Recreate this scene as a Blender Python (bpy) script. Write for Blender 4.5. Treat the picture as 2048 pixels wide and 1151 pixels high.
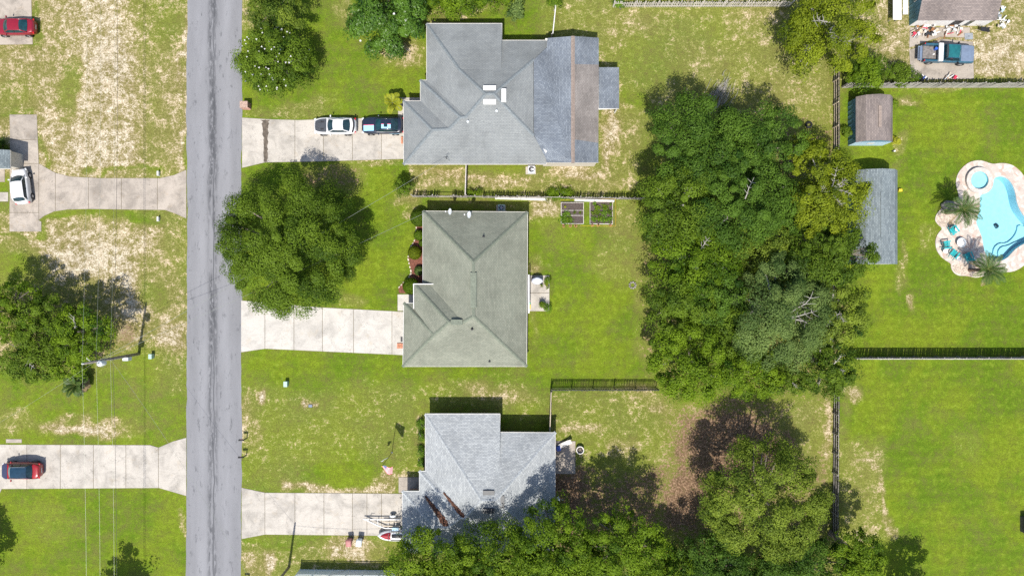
import bpy, bmesh, math, random
import numpy as np
from mathutils import Vector, Matrix
from mathutils.geometry import tessellate_polygon
R = math.radians
for o in list(bpy.data.objects): bpy.data.objects.remove(o)
SC = bpy.context.scene
COL = SC.collection
# ------------------------------------------------------------------ camera, sky, sun, exposure
S = 0.056                       # metres on the ground for one photo pixel
CAMH = 1024 * S / 0.75          # drone height with a 24 mm lens
cam = bpy.data.cameras.new('camera'); cam.lens = 24; cam.sensor_width = 36; cam.clip_end = 3000; cam.clip_start = 0.5
camo = bpy.data.objects.new('camera', cam); COL.objects.link(camo)
camo.location = (0, 0, CAMH); SC.camera = camo
SUN_EL, SUN_AZ = 60.0, 8.0      # shadows fall up the picture and 8 degrees to the right
w = bpy.data.worlds.new('World'); SC.world = w; w.use_nodes = True
wn = w.node_tree.nodes; wl = w.node_tree.links
sky = wn.new('ShaderNodeTexSky'); sky.sky_type = 'NISHITA'; sky.sun_disc = False
sky.sun_elevation = R(SUN_EL); sky.sun_rotation = R(180 + SUN_AZ); sky.dust_density = 1.5
wn['Background'].inputs['Strength'].default_value = 0.12
wl.new(sky.outputs[0], wn['Background'].inputs[0])
sd = bpy.data.lights.new('sun', 'SUN'); sd.energy = 4.3; sd.angle = R(0.55); sd.color = (1.0, 0.955, 0.88)
so = bpy.data.objects.new('sun', sd); COL.objects.link(so); so.location = (-20, -40, 120)
sv = Vector((math.sin(R(SUN_AZ)) * math.cos(R(SUN_EL)), math.cos(R(SUN_AZ)) * math.cos(R(SUN_EL)), -math.sin(R(SUN_EL))))
so.rotation_euler = sv.to_track_quat('-Z', 'Y').to_euler()
SC.view_settings.view_transform = 'Standard'; SC.view_settings.look = 'None'
SC.view_settings.exposure = 0.58; SC.view_settings.gamma = 1.0; SC.view_settings.use_curve_mapping = False
SC.cycles.max_bounces = 6; SC.cycles.diffuse_bounces = 3; SC.cycles.glossy_bounces = 2; SC.cycles.transmission_bounces = 4
SC.cycles.transparent_max_bounces = 8; SC.cycles.caustics_reflective = False; SC.cycles.caustics_refractive = False
SC.cycles.sample_clamp_indirect = 4.0
SC.cycles.use_denoising = False

# ------------------------------------------------------------------ helpers
def G(px, py, z=0.0):
    """world point that stands at height z and shows at photo pixel px, py"""
    k = (CAMH - z) / CAMH
    return Vector(((px - 1024) * S * k, (575.5 - py) * S * k, z))
def Gxy(px, py, z=0.0):
    v = G(px, py, z); return v.x, v.y
def tag(o, label, cat, group=None, kind=None):
    if label: o['label'] = label
    if cat: o['category'] = cat
    if group: o['group'] = group
    if kind: o['kind'] = kind
    return o
def thing(name, label, cat, loc=(0, 0, 0), rz=0.0, group=None, kind=None):
    o = bpy.data.objects.new(name, None); COL.objects.link(o)
    o.empty_display_size = 0.3
    o.location = loc; o.rotation_euler = (0, 0, rz)
    return tag(o, label, cat, group, kind)
def fast_mesh(name, V, F, uv=None):
    """V (n,3) array, F (m,k) array with k corners for every face"""
    V = np.asarray(V, dtype=np.float32); F = np.asarray(F, dtype=np.int32)
    me = bpy.data.meshes.new(name); m, k = F.shape
    me.vertices.add(len(V)); me.vertices.foreach_set('co', V.ravel())
    me.loops.add(m * k); me.loops.foreach_set('vertex_index', F.ravel())
    me.polygons.add(m); me.polygons.foreach_set('loop_start', np.arange(0, m * k, k, dtype=np.int32))
    me.polygons.foreach_set('loop_total', np.full(m, k, dtype=np.int32))
    me.update(calc_edges=True)
    return me
def link(name, me, mat=None, parent=None, loc=None, rot=None):
    o = bpy.data.objects.new(name, me); COL.objects.link(o)
    if mat is not None and me is not None and len(me.materials) == 0: me.materials.append(mat)
    if parent is not None: o.parent = parent
    if loc is not None: o.location = loc
    if rot is not None: o.rotation_euler = rot
    return o
class MB:
    """collects simple solids in one mesh"""
    def __init__(s, org=(0, 0, 0)): s.v = []; s.f = []; s.o = Vector(org); s.sm = False
    def add(s, vs, fs):
        b = len(s.v); s.v += [tuple(Vector(v) - s.o) for v in vs]; s.f += [tuple(b + i for i in f) for f in fs]; return s
    def box(s, x0, y0, z0, x1, y1, z1):
        return s.add([(x0, y0, z0), (x1, y0, z0), (x1, y1, z0), (x0, y1, z0), (x0, y0, z1), (x1, y0, z1), (x1, y1, z1), (x0, y1, z1)],
                     [(3, 2, 1, 0), (4, 5, 6, 7), (0, 1, 5, 4), (1, 2, 6, 5), (2, 3, 7, 6), (3, 0, 4, 7)])
    def cbox(s, c, d, rz=0.0, rx=0.0, ry=0.0):
        m = Matrix.Translation(Vector(c)) @ Matrix.Rotation(rz, 4, 'Z') @ Matrix.Rotation(ry, 4, 'Y') @ Matrix.Rotation(rx, 4, 'X')
        a, b, e = d[0] / 2, d[1] / 2, d[2] / 2
        p = [(-a, -b, -e), (a, -b, -e), (a, b, -e), (-a, b, -e), (-a, -b, e), (a, -b, e), (a, b, e), (-a, b, e)]
        return s.add([m @ Vector(q) for q in p], [(3, 2, 1, 0), (4, 5, 6, 7), (0, 1, 5, 4), (1, 2, 6, 5), (2, 3, 7, 6), (3, 0, 4, 7)])
    def prism(s, poly, z0, z1):
        n = len(poly)
        a = sum(poly[i][0] * poly[(i + 1) % n][1] - poly[(i + 1) % n][0] * poly[i][1] for i in range(n))
        if a < 0: poly = list(reversed(poly))
        vs = [(p[0], p[1], z0) for p in poly] + [(p[0], p[1], z1) for p in poly]
        tri = tessellate_polygon([[Vector((p[0], p[1], 0)) for p in poly]])
        fs = []
        for t in tri:
            A, B, Cc = [poly[i] for i in t]
            ar = (B[0] - A[0]) * (Cc[1] - A[1]) - (Cc[0] - A[0]) * (B[1] - A[1])
            t = tuple(t) if ar > 0 else tuple(reversed(t))
            fs.append(tuple(i + n for i in t)); fs.append(tuple(reversed(t)))
        fs += [(i, (i + 1) % n, n + (i + 1) % n, n + i) for i in range(n)]
        return s.add(vs, fs)
    def tube(s, pts, rad, n=6, cap=True):
        pts = [Vector(p) for p in pts]
        if not hasattr(rad, '__len__'): rad = [rad] * len(pts)
        vs = []; fs = []
        for i, p in enumerate(pts):
            d = (pts[min(i + 1, len(pts) - 1)] - pts[max(i - 1, 0)]).normalized()
            u = d.cross(Vector((0, 0, 1)) if abs(d.z) < .9 else Vector((1, 0, 0))).normalized(); q = u.cross(d).normalized()
            for k in range(n):
                a = 2 * math.pi * k / n; vs.append(p + (u * math.cos(a) + q * math.sin(a)) * rad[i])
        for i in range(len(pts) - 1):
            for k in range(n):
                fs.append((i * n + k, (i + 1) * n + k, (i + 1) * n + (k + 1) % n, i * n + (k + 1) % n))
        if cap:
            fs.append(tuple(range(n))); fs.append(tuple(reversed([(len(pts) - 1) * n + k for k in range(n)])))
        return s.add(vs, fs)
    def lathe(s, c, prof, n=20, closed=False):
        vs = []; fs = []; m = len(prof)
        for r, z in prof:
            for k in range(n):
                a = 2 * math.pi * k / n; vs.append((c[0] + r * math.cos(a), c[1] + r * math.sin(a), c[2] + z))
        for i in range(m - 1):
            for k in range(n): fs.append((i * n + k, i * n + (k + 1) % n, (i + 1) * n + (k + 1) % n, (i + 1) * n + k))
        if not closed:
            fs.append(tuple(reversed(range(n)))); fs.append(tuple((m - 1) * n + k for k in range(n)))
        return s.add(vs, fs)
    def grid(s, P):
        """P rows of points"""
        r = len(P); c = len(P[0]); vs = [q for row in P for q in row]
        return s.add(vs, [(i * c + j, i * c + j + 1, (i + 1) * c + j + 1, (i + 1) * c + j) for i in range(r - 1) for j in range(c - 1)])
    def build(s, name, mat, parent=None, smooth=False):
        me = bpy.data.meshes.new(name); me.from_pydata(s.v, [], s.f); me.update()
        if smooth: me.polygons.foreach_set('use_smooth', [True] * len(me.polygons))
        return link(name, me, mat, parent)
def bevel(o, wdt=0.01, seg=1):
    m = o.modifiers.new('bevel', 'BEVEL'); m.width = wdt; m.segments = seg; m.limit_method = 'ANGLE'; m.angle_limit = R(35); return o
def offset_poly(poly, d):
    """move every edge of a polygon inwards by d"""
    n = len(poly); a = sum(poly[i][0] * poly[(i + 1) % n][1] - poly[(i + 1) % n][0] * poly[i][1] for i in range(n))
    sg = 1 if a > 0 else -1; L = []
    for i in range(n):
        p = Vector(poly[i][:2]); q = Vector(poly[(i + 1) % n][:2]); e = (q - p).normalized(); nn = Vector((-e.y, e.x)) * sg
        L.append((p + nn * d, e))
    out = []
    for i in range(n):
        p, e = L[i - 1]; q, f = L[i]; cr = e.x * f.y - e.y * f.x
        if abs(cr) < 1e-4: out.append((q.x, q.y)); continue
        t = ((q.x - p.x) * f.y - (q.y - p.y) * f.x) / cr; r = p + e * t; out.append((r.x, r.y))
    return out

# ------------------------------------------------------------------ materials
def newmat(name):
    m = bpy.data.materials.new(name); m.use_nodes = True; nt = m.node_tree
    return m, nt, nt.nodes, nt.links, nt.nodes['Principled BSDF']
class NT:
    """short hand for node building"""
    def __init__(s, nt): s.n = nt.nodes; s.l = nt.links
    def _in(s, sock, v):
        if v is None: return
        if isinstance(v, bpy.types.NodeSocket): s.l.new(v, sock)
        else:
            try: sock.default_value = v
            except Exception: sock.default_value = tuple(v) + (1,)
    def math(s, op, a, b=None, c=None, clamp=False):
        x = s.n.new('ShaderNodeMath'); x.operation = op; x.use_clamp = clamp
        s._in(x.inputs[0], a); s._in(x.inputs[1], b)
        if c is not None: s._in(x.inputs[2], c)
        return x.outputs[0]
    def mix(s, f, a, b, typ='MIX'):
        x = s.n.new('ShaderNodeMix'); x.data_type = 'RGBA'; x.blend_type = typ
        s._in(x.inputs[0], f); s._in(x.inputs[6], a); s._in(x.inputs[7], b); return x.outputs[2]
    def noise(s, vec, scale, detail=2, rough=.5, dist=0.0):
        x = s.n.new('ShaderNodeTexNoise'); s._in(x.inputs['Vector'], vec); x.inputs['Scale'].default_value = scale
        x.inputs['Detail'].default_value = detail; x.inputs['Roughness'].default_value = rough; x.inputs['Distortion'].default_value = dist
        return x.outputs[0]
    def step(s, v, a, b, lo=0.0, hi=1.0):
        x = s.n.new('ShaderNodeMapRange'); x.interpolation_type = 'SMOOTHSTEP'
        s._in(x.inputs[0], v); s._in(x.inputs[1], a); s._in(x.inputs[2], b); s._in(x.inputs[3], lo); s._in(x.inputs[4], hi); return x.outputs[0]
    def pos(s): return s.n.new('ShaderNodeNewGeometry').outputs['Position']
    def obj(s): return s.n.new('ShaderNodeTexCoord').outputs['Object']
    def uv(s): return s.n.new('ShaderNodeTexCoord').outputs['UV']
    def rnd(s): return s.n.new('ShaderNodeObjectInfo').outputs['Random']
    def scale(s, vec, sc):
        x = s.n.new('ShaderNodeMapping'); s._in(x.inputs[0], vec); x.inputs['Scale'].default_value = sc; return x.outputs[0]
    def sep(s, vec):
        x = s.n.new('ShaderNodeSeparateXYZ'); s._in(x.inputs[0], vec); return x.outputs
    def bump(s, h, st=.3, d=.02):
        x = s.n.new('ShaderNodeBump'); x.inputs['Strength'].default_value = st; x.inputs['Distance'].default_value = d
        s._in(x.inputs['Height'], h); return x.outputs[0]
def plain(name, col, rough=.6, var=.18, scale=3.0, metal=0.0, bump=0.0, coat=0.0, rv=0.0):
    m, nt, n, l, b = newmat(name); t = NT(nt)
    c = tuple(col) + (1,)
    nz = t.noise(t.obj(), scale, 4, .6)
    f = t.step(nz, .3, .7, 1 - var, 1 + var)
    if rv: f = t.math('MULTIPLY', f, t.math('MULTIPLY_ADD', t.rnd(), 2 * rv, 1 - rv))
    cc = n.new('ShaderNodeCombineColor'); 
    for i in range(3): l.new(f, cc.inputs[i])
    l.new(t.mix(1.0, c, cc.outputs[0], 'MULTIPLY'), b.inputs['Base Color'])
    b.inputs['Roughness'].default_value = rough; b.inputs['Metallic'].default_value = metal
    if coat: b.inputs['Coat Weight'].default_value = coat; b.inputs['Coat Roughness'].default_value = .06
    if bump: l.new(t.bump(t.noise(t.obj(), scale * 6, 3), bump, .02), b.inputs['Normal'])
    return m
def shingle(name, c1, c2, dark, rowh=.15, bw=.32, stain=.25, tint=None):
    """asphalt shingles laid out in roof metres (UV): rows up the slope, tabs along it"""
    m, nt, n, l, b = newmat(name); t = NT(nt); uv = t.uv()
    br = n.new('ShaderNodeTexBrick'); l.new(uv, br.inputs['Vector']); br.offset = .5
    br.inputs['Scale'].default_value = 1; br.inputs['Brick Width'].default_value = bw; br.inputs['Row Height'].default_value = rowh
    br.inputs['Mortar Size'].default_value = .012; br.inputs['Mortar Smooth'].default_value = .2; br.inputs['Bias'].default_value = 0
    br.inputs['Color1'].default_value = tuple(c1) + (1,); br.inputs['Color2'].default_value = tuple(c2) + (1,); br.inputs['Mortar'].default_value = tuple(dark) + (1,)
    p = t.pos()
    big = t.step(t.noise(p, .35, 4, .6), .35, .7, 1 + stain * .35, 1 - stain)
    streak = t.step(t.noise(t.scale(uv, (1.6, .22, 1)), 1.0, 4, .65), .5, .8, 1.0, 1 - stain * .7)
    gran = t.step(t.noise(p, 26, 2, .7), .25, .75, .86, 1.14)
    f = t.math('MULTIPLY', t.math('MULTIPLY', big, streak), gran)
    cc = n.new('ShaderNodeCombineColor')
    for i in range(3): l.new(f, cc.inputs[i])
    l.new(t.mix(1.0, br.outputs['Color'], cc.outputs[0], 'MULTIPLY'), b.inputs['Base Color'])
    b.inputs['Roughness'].default_value = .9; b.inputs['Specular IOR Level'].default_value = .25
    h = t.math('MULTIPLY_ADD', t.math('FRACT', t.math('DIVIDE', t.sep(uv)[1], rowh)), -1.0, t.math('MULTIPLY', br.outputs['Fac'], -.5))
    l.new(t.bump(h, .55, .018), b.inputs['Normal'])
    return m
def leafmat(name, c_dark, c_light, trans=.35, rough=.55, spec=.12):
    m, nt, n, l, b = newmat(name); t = NT(nt)
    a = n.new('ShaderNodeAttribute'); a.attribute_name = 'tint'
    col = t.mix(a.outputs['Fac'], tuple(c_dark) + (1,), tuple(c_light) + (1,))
    l.new(col, b.inputs['Base Color']); b.inputs['Roughness'].default_value = rough; b.inputs['Specular IOR Level'].default_value = spec
    tr = n.new('ShaderNodeBsdfTranslucent'); l.new(t.mix(.5, col, (c_light[0] * 1.5, c_light[1] * 1.5, c_light[2] * .8, 1)), tr.inputs[0])
    mx = n.new('ShaderNodeMixShader'); mx.inputs[0].default_value = trans
    l.new(b.outputs[0], mx.inputs[1]); l.new(tr.outputs[0], mx.inputs[2])
    l.new(mx.outputs[0], n['Material Output'].inputs[0])
    return m
def concrete(name, col, stain=.22):
    m, nt, n, l, b = newmat(name); t = NT(nt); p = t.pos()
    big = t.step(t.noise(p, .55, 5, .65, .6), .38, .72, 1.05, 1 - stain)
    fine = t.step(t.noise(p, 9, 4, .7), .25, .75, .9, 1.08)
    broom = t.step(t.noise(t.scale(p, (.8, 14, 1)), 1.0, 2, .5), .3, .7, .965, 1.03)
    crack = t.math('ABSOLUTE', t.math('SUBTRACT', t.noise(p, .42, 5, .55), .47))
    ck = t.step(crack, .0, .0045, .62, 1.0)
    f = t.math('MULTIPLY', t.math('MULTIPLY', t.math('MULTIPLY', big, fine), t.math('MULTIPLY', broom, ck)), t.math('MULTIPLY_ADD', t.rnd(), .1, .95))
    cc = n.new('ShaderNodeCombineColor')
    for i in range(3): l.new(f, cc.inputs[i])
    base = t.mix(t.step(t.noise(p, .9, 4, .6), .55, .75, 0, .5), tuple(col) + (1,), (col[0] * .92, col[1] * .83, col[2] * .7, 1))
    l.new(t.mix(1.0, base, cc.outputs[0], 'MULTIPLY'), b.inputs['Base Color'])
    b.inputs['Roughness'].default_value = .9; b.inputs['Specular IOR Level'].default_value = .2
    l.new(t.bump(t.noise(p, 22, 3), .15, .01), b.inputs['Normal'])
    return m
MT = {}
MT['concrete'] = concrete('concrete', (.42, .388, .342), .30)
MT['concrete_old'] = concrete('concrete_old', (.355, .312, .265), .34)
MT['concrete_new'] = concrete('concrete_new', (.45, .425, .385), .20)
MT['stalk'] = plain('frond_stalk', (.13, .16, .04), .6, .2, 5)
MT['joint'] = plain('joint_soil', (.15, .125, .08), .95, .4, 5)
MT['shingle_grey'] = shingle('shingle_light_grey', (0.233, 0.245, 0.240), (0.202, 0.214, 0.214), (0.124, 0.132, 0.137), stain=.16)
MT['shingle_green'] = shingle('shingle_grey_green', (0.234, 0.242, 0.191), (0.192, 0.204, 0.160), (0.119, 0.125, 0.102), stain=.16)
MT['shingle_white'] = shingle('shingle_pale_grey', (0.391, 0.408, 0.408), (0.281, 0.297, 0.306), (0.170, 0.178, 0.187), stain=.12)
MT['shingle_blue'] = shingle('shingle_blue_grey', (0.205, 0.230, 0.258), (0.143, 0.164, 0.193), (0.066, 0.074, 0.086), stain=.2)
MT['shingle_tan'] = shingle('shingle_tan', (.245, .222, .205), (.205, .184, .170), (.125, .110, .102), stain=.3)
MT['shingle_brown'] = shingle('shingle_brown_grey', (0.243, 0.203, 0.184), (0.176, 0.149, 0.140), (0.099, 0.083, 0.077), stain=.2)
MT['shingle_slate'] = shingle('shingle_slate', (0.222, 0.258, 0.267), (0.140, 0.168, 0.181), (0.082, 0.099, 0.106), stain=.15)
MT['cap_grey'] = plain('ridge_cap_grey', (0.160, 0.180, 0.188), .9, .2, 6)
MT['cap_green'] = plain('ridge_cap_green', (.150, .168, .128), .9, .2, 6)
MT['cap_white'] = plain('ridge_cap_pale', (0.324, 0.342, 0.351), .9, .25, 6)
MT['cap_tan'] = plain('ridge_cap_tan', (.24, .19, .16), .9, .2, 6)
MT['cap_slate'] = plain('ridge_cap_slate', (.16, .19, .20), .9, .2, 6)
MT['white'] = plain('white_paint', (.64, .63, .61), .5, .06, 3)
MT['offwhite'] = plain('offwhite_trim', (.62, .59, .54), .6, .12, 3)
MT['brick'] = plain('brick_wall', (.34, .20, .15), .9, .3, 8)
MT['siding'] = plain('beige_siding', (.5, .46, .39), .8, .1, 4)
MT['blue_siding'] = plain('blue_siding', (.10, .22, .29), .7, .15, 4)
MT['pale_blue'] = plain('pale_blue_siding', (.40, .55, .66), .7, .1, 4)
MT['glass'] = plain('dark_glass', (.015, .035, .045), .05, .3, 2); 
MT['pale_glass'] = plain('pale_glass', (.17, .24, .22), .08, .2, 2)
MT['teal_glass'] = plain('teal_glass', (.010, .042, .052), .06, .3, 2)
MT['black'] = plain('black_plastic', (.018, .018, .02), .5, .2, 6)
MT['dark_metal'] = plain('dark_metal', (.04, .042, .045), .45, .2, 6, metal=.3)
MT['grey_metal'] = plain('grey_metal', (.38, .40, .41), .4, .15, 5, metal=.5)
MT['light_metal'] = plain('light_grey_enamel', (.58, .61, .63), .4, .1, 5)
MT['rubber'] = plain('tyre_rubber', (.02, .02, .02), .85, .2, 9)
MT['rim'] = plain('alloy_rim', (.55, .55, .56), .35, .15, 8, metal=.6)
MT['red_paint'] = plain('red_paint', (.21, .006, .018), .3, .05, 3, coat=.6)
MT['suv_red'] = plain('suv_red_paint', (.27, .010, .014), .3, .05, 3, coat=.6)
MT['white_paint_car'] = plain('white_car_paint', (.62, .62, .62), .3, .03, 3, coat=.6)
MT['navy_paint'] = plain('navy_black_paint', (.012, .018, .035), .25, .1, 3, coat=.7)
MT['hood_grey'] = plain('carbon_hood', (.055, .06, .066), .35, .2, 12, coat=.3)
MT['sky_blue'] = plain('sky_blue_vinyl', (.30, .56, .74), .4, .05, 3, coat=.3)
MT['pink'] = plain('pink_stripe', (.70, .05, .12), .4, .05, 3)
MT['truck_teal'] = plain('truck_teal_paint', (.010, .105, .115), .35, .2, 2, coat=.4)
MT['truck_blue'] = plain('faded_blue_hood', (.135, .175, .245), .5, .1, 3, coat=.2)
MT['truck_dark'] = plain('truck_body_paint', (.02, .085, .13), .4, .15, 3, coat=.3)
MT['suv_hood'] = plain('suv_hood_reflection', (.035, .038, .075), .3, .1, 3, coat=.6)  # dark reflection on the bonnet, put into its paint colour
MT['suv_glass'] = plain('panoramic_glass', (.012, .035, .062), .08, .2, 2)
MT['lamp_red'] = plain('tail_lamp_red', (.5, .01, .02), .25, .05, 5)
MT['lamp_clear'] = plain('head_lamp', (.6, .62, .64), .2, .1, 5)
MT['bark'] = plain('bark', (.16, .135, .11), .95, .35, 8, bump=.5)
MT['bark_grey'] = plain('grey_bark', (.30, .28, .25), .95, .3, 8, bump=.5)
MT['palm_trunk'] = plain('palm_trunk', (.16, .105, .075), .95, .4, 9, bump=.5)
MT['wood_grey'] = plain('weathered_wood', (.34, .315, .285), .9, .3, 6, rv=.22)
MT['wood_pale'] = plain('pale_weathered_wood', (.50, .46, .42), .9, .25, 6, rv=.15)
MT['wood_dark'] = plain('dark_wood', (.075, .068, .062), .9, .3, 6, rv=.2)  # plain dark wood; on the board fence it also carries shade
MT['wood_tan'] = plain('tan_lumber', (.44, .37, .28), .9, .2, 6, rv=.15)
MT['vinyl'] = plain('white_vinyl', (.74, .79, .83), .45, .04, 2)
MT['pole_wood'] = plain('utility_pole_wood', (.24, .21, .18), .9, .3, 6)
MT['mulch'] = plain('red_mulch', (.15, .055, .035), .95, .5, 9, bump=.8)
MT['leaf_litter'] = plain('leaf_litter', (.095, .042, .025), .95, .5, 12, bump=.6)
MT['soil'] = plain('garden_soil', (.075, .058, .05), .95, .35, 9, bump=.8)
MT['turquoise'] = plain('turquoise_resin', (.02, .36, .38), .45, .08, 4)
MT['teal_green'] = plain('utility_green', (.33, .46, .40), .6, .1, 5)
MT['yellow'] = plain('yellow_plastic', (.75, .5, .03), .5, .05, 4)
MT['orange'] = plain('rust_orange', (.25, .11, .04), .8, .25, 4)
MT['flag_red'] = plain('flag_red', (.55, .03, .07), .8, .08, 4)
MT['flag_white'] = plain('flag_white', (.60, .59, .57), .8, .05, 4)
MT['flag_blue'] = plain('flag_blue', (.05, .07, .22), .8, .08, 4)
MT['bin_red'] = plain('faded_red_bin', (.38, .155, .145), .6, .12, 4)
MT['bin_white'] = plain('pale_bin', (.62, .66, .68), .55, .08, 4)
MT['rock'] = plain('grey_rock', (.22, .20, .19), .95, .4, 4, bump=.6)
MT['stone_edge'] = plain('edging_stone', (.52, .44, .36), .9, .2, 5, rv=.15)
MT['wire_dark'] = plain('black_cable', (.02, .02, .022), .6, .1, 3)
MT['wire_light'] = plain('aluminium_wire', (.34, .36, .31), .45, .1, 3, metal=.4)
MT['ceramic'] = plain('transformer_grey', (.62, .65, .66), .4, .08, 4)
MT['blue_plastic'] = plain('blue_plastic', (.03, .10, .45), .5, .1, 4)
MT['grill_cover'] = plain('pale_cover', (.55, .58, .68), .7, .2, 5)
MT['deck_stone'] = None
# pool and deck outlines (photo pixels to ground metres)
_A = lambda x, y: Gxy(1840 + .139 * x, 300 + .139 * y)
POOL_XY = [_A(*q) for q in ((1060, 400), (1160, 373), (1260, 410), (1330, 500), (1370, 620), (1385, 740), (1430, 860), (1500, 960), (1600, 1070), (1650, 1190), (1600, 1300), (1496, 1343), (1380, 1413), (1300, 1493), (1240, 1563), (1100, 1613), (1000, 1583), (940, 1503), (910, 1403), (890, 1263), (850, 1163), (800, 1043), (815, 960), (850, 880), (860, 760), (850, 690), (870, 640), (960, 620), (1030, 560), (1050, 480))]
DECK_XY = [_A(*q) for q in ((815, 147), (700, 175), (610, 245), (540, 335), (510, 440), (520, 540), (555, 640), (545, 735), (480, 748), (400, 755), (325, 825), (245, 900), (205, 990), (240, 1062), (325, 1128), (255, 1193), (214, 1293), (225, 1423), (285, 1523), (380, 1597), (440, 1628), (440, 1693), (480, 1763), (550, 1808), (680, 1808), (800, 1840), (900, 1815), (1030, 1790), (1180, 1746), (1300, 1758), (1420, 1713), (1500, 1650), (1700, 1500), (1800, 1200), (1700, 900), (1590, 600), (1496, 380), (1440, 305), (1350, 228), (1250, 193), (1150, 188), (1030, 205), (900, 153))]
def in_poly(X, Y, poly):
    c = np.zeros(X.shape, bool); n = len(poly)
    for i in range(n):
        (x0, y0), (x1, y1) = poly[i], poly[(i + 1) % n]
        if y0 == y1: continue
        k = ((y0 > Y) != (y1 > Y)) & (X < (x1 - x0) * (Y - y0) / (y1 - y0) + x0); c ^= k
    return c
# ------------------------------------------------------------------ ground sheet with painted cover (grass, straw, bare soil)
def ground_material():
    m, nt, n, l, b = newmat('lawn_and_bare_ground'); t = NT(nt); p = t.pos()
    a = n.new('ShaderNodeAttribute'); a.attribute_name = 'cover'
    s = n.new('ShaderNodeSeparateColor'); l.new(a.outputs['Color'], s.inputs[0])
    lush, straw, dirt = s.outputs[0], s.outputs[1], s.outputs[2]
    def rn(sc, d, r, k=2.4, seed=0):
        x = t.noise(t.scale(p, (1, 1, 1)) if not seed else p, sc, d, r); return t.math('MULTIPLY_ADD', t.math('SUBTRACT', x, .5), k, .5)
    n0 = rn(.14, 3, .6); n1 = rn(.55, 4, .62); n2 = rn(1.7, 4, .66); n3 = rn(4.6, 3, .7); n4 = rn(11, 2, .7)
    # grass
    f = t.math('ADD', lush, t.math('MULTIPLY', t.math('SUBTRACT', n1, .5), .75))
    f = t.math('ADD', f, t.math('MULTIPLY', t.math('SUBTRACT', n2, .5), .55))
    f = t.math('ADD', f, t.math('MULTIPLY', t.math('SUBTRACT', n3, .5), .5), clamp=True)
    g1 = t.mix(f, (.192, .182, .052, 1), (.090, .146, .009, 1))
    g1 = t.mix(t.math('MULTIPLY', t.step(n0, .3, .75), t.math('MULTIPLY', lush, .6)), g1, (.148, .184, .012, 1))
    g1 = t.mix(t.step(n2, .5, 1.1, 0.0, .65), g1, (.150, .188, .022, 1))
    weeds = t.step(t.math('ADD', t.math('MULTIPLY', n1, .45), t.math('MULTIPLY', n3, .55)), .58, .95, 0.0, .75)
    grass = t.mix(weeds, g1, (.036, .080, .005, 1))
    # straw and sand
    nq = t.math('ADD', t.math('MULTIPLY', t.math('SUBTRACT', n1, .5), .60), t.math('MULTIPLY', t.math('SUBTRACT', n2, .5), .72))
    nq = t.math('ADD', nq, t.math('MULTIPLY', t.math('SUBTRACT', n3, .5), .58))
    nq = t.math('ADD', nq, t.math('MULTIPLY', t.math('SUBTRACT', n4, .5), .40))
    q = t.math('ADD', straw, t.math('MULTIPLY', nq, t.math('MULTIPLY_ADD', straw, 3.2, .12, clamp=True)))
    sm = t.step(q, .24, .86)
    sc = t.mix(t.step(q, .55, 1.25), (.275, .215, .105, 1), (.455, .405, .315, 1))
    sc = t.mix(t.step(n1, .5, .9, 0, .35), sc, (.38, .29, .175, 1))
    sc = t.mix(t.step(n4, .15, .55, .35, 0.0), sc, (.12, .10, .05, 1))
    c = t.mix(sm, grass, sc)
    # pine straw and red soil
    q2 = t.math('ADD', dirt, t.math('MULTIPLY', t.math('SUBTRACT', n2, .5), .6))
    q2 = t.math('ADD', q2, t.math('MULTIPLY', t.math('SUBTRACT', n3, .5), .45))
    c = t.mix(t.step(q2, .38, .75), c, t.mix(t.step(n3, .25, .9), (.125, .076, .045, 1), (.25, .168, .105, 1)))
    # fine grain of blades
    gr = t.math('MULTIPLY', t.step(n4, .0, 1.0, .70, 1.28), t.step(n3, .0, 1.0, .78, 1.20))
    mow = t.math('SINE', t.math('ADD', t.math('MULTIPLY', t.sep(p)[1], 5.2), t.math('MULTIPLY', n1, 1.6)))
    gr = t.math('MULTIPLY', gr, t.math('MULTIPLY_ADD', t.math('MULTIPLY', mow, t.step(lush, .75, .95)), .045, 1.0))
    gr = t.math('MULTIPLY', gr, t.math('MULTIPLY', t.math('MULTIPLY', t.step(n1, -.1, 1.1, .86, 1.14), t.step(n2, -.1, 1.1, .80, 1.20)), t.step(n0, 0.0, 1.0, .95, 1.05)))
    cc = n.new('ShaderNodeCombineColor')
    for i in range(3): l.new(gr, cc.inputs[i])
    l.new(t.mix(1.0, c, cc.outputs[0], 'MULTIPLY'), b.inputs['Base Color'])
    b.inputs['Roughness'].default_value = .95; b.inputs['Specular IOR Level'].default_value = .1
    h = t.math('ADD', t.math('MULTIPLY', n3, .6), t.math('MULTIPLY', n4, .5))
    l.new(t.bump(h, .55, .07), b.inputs['Normal'])
    return m
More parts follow.
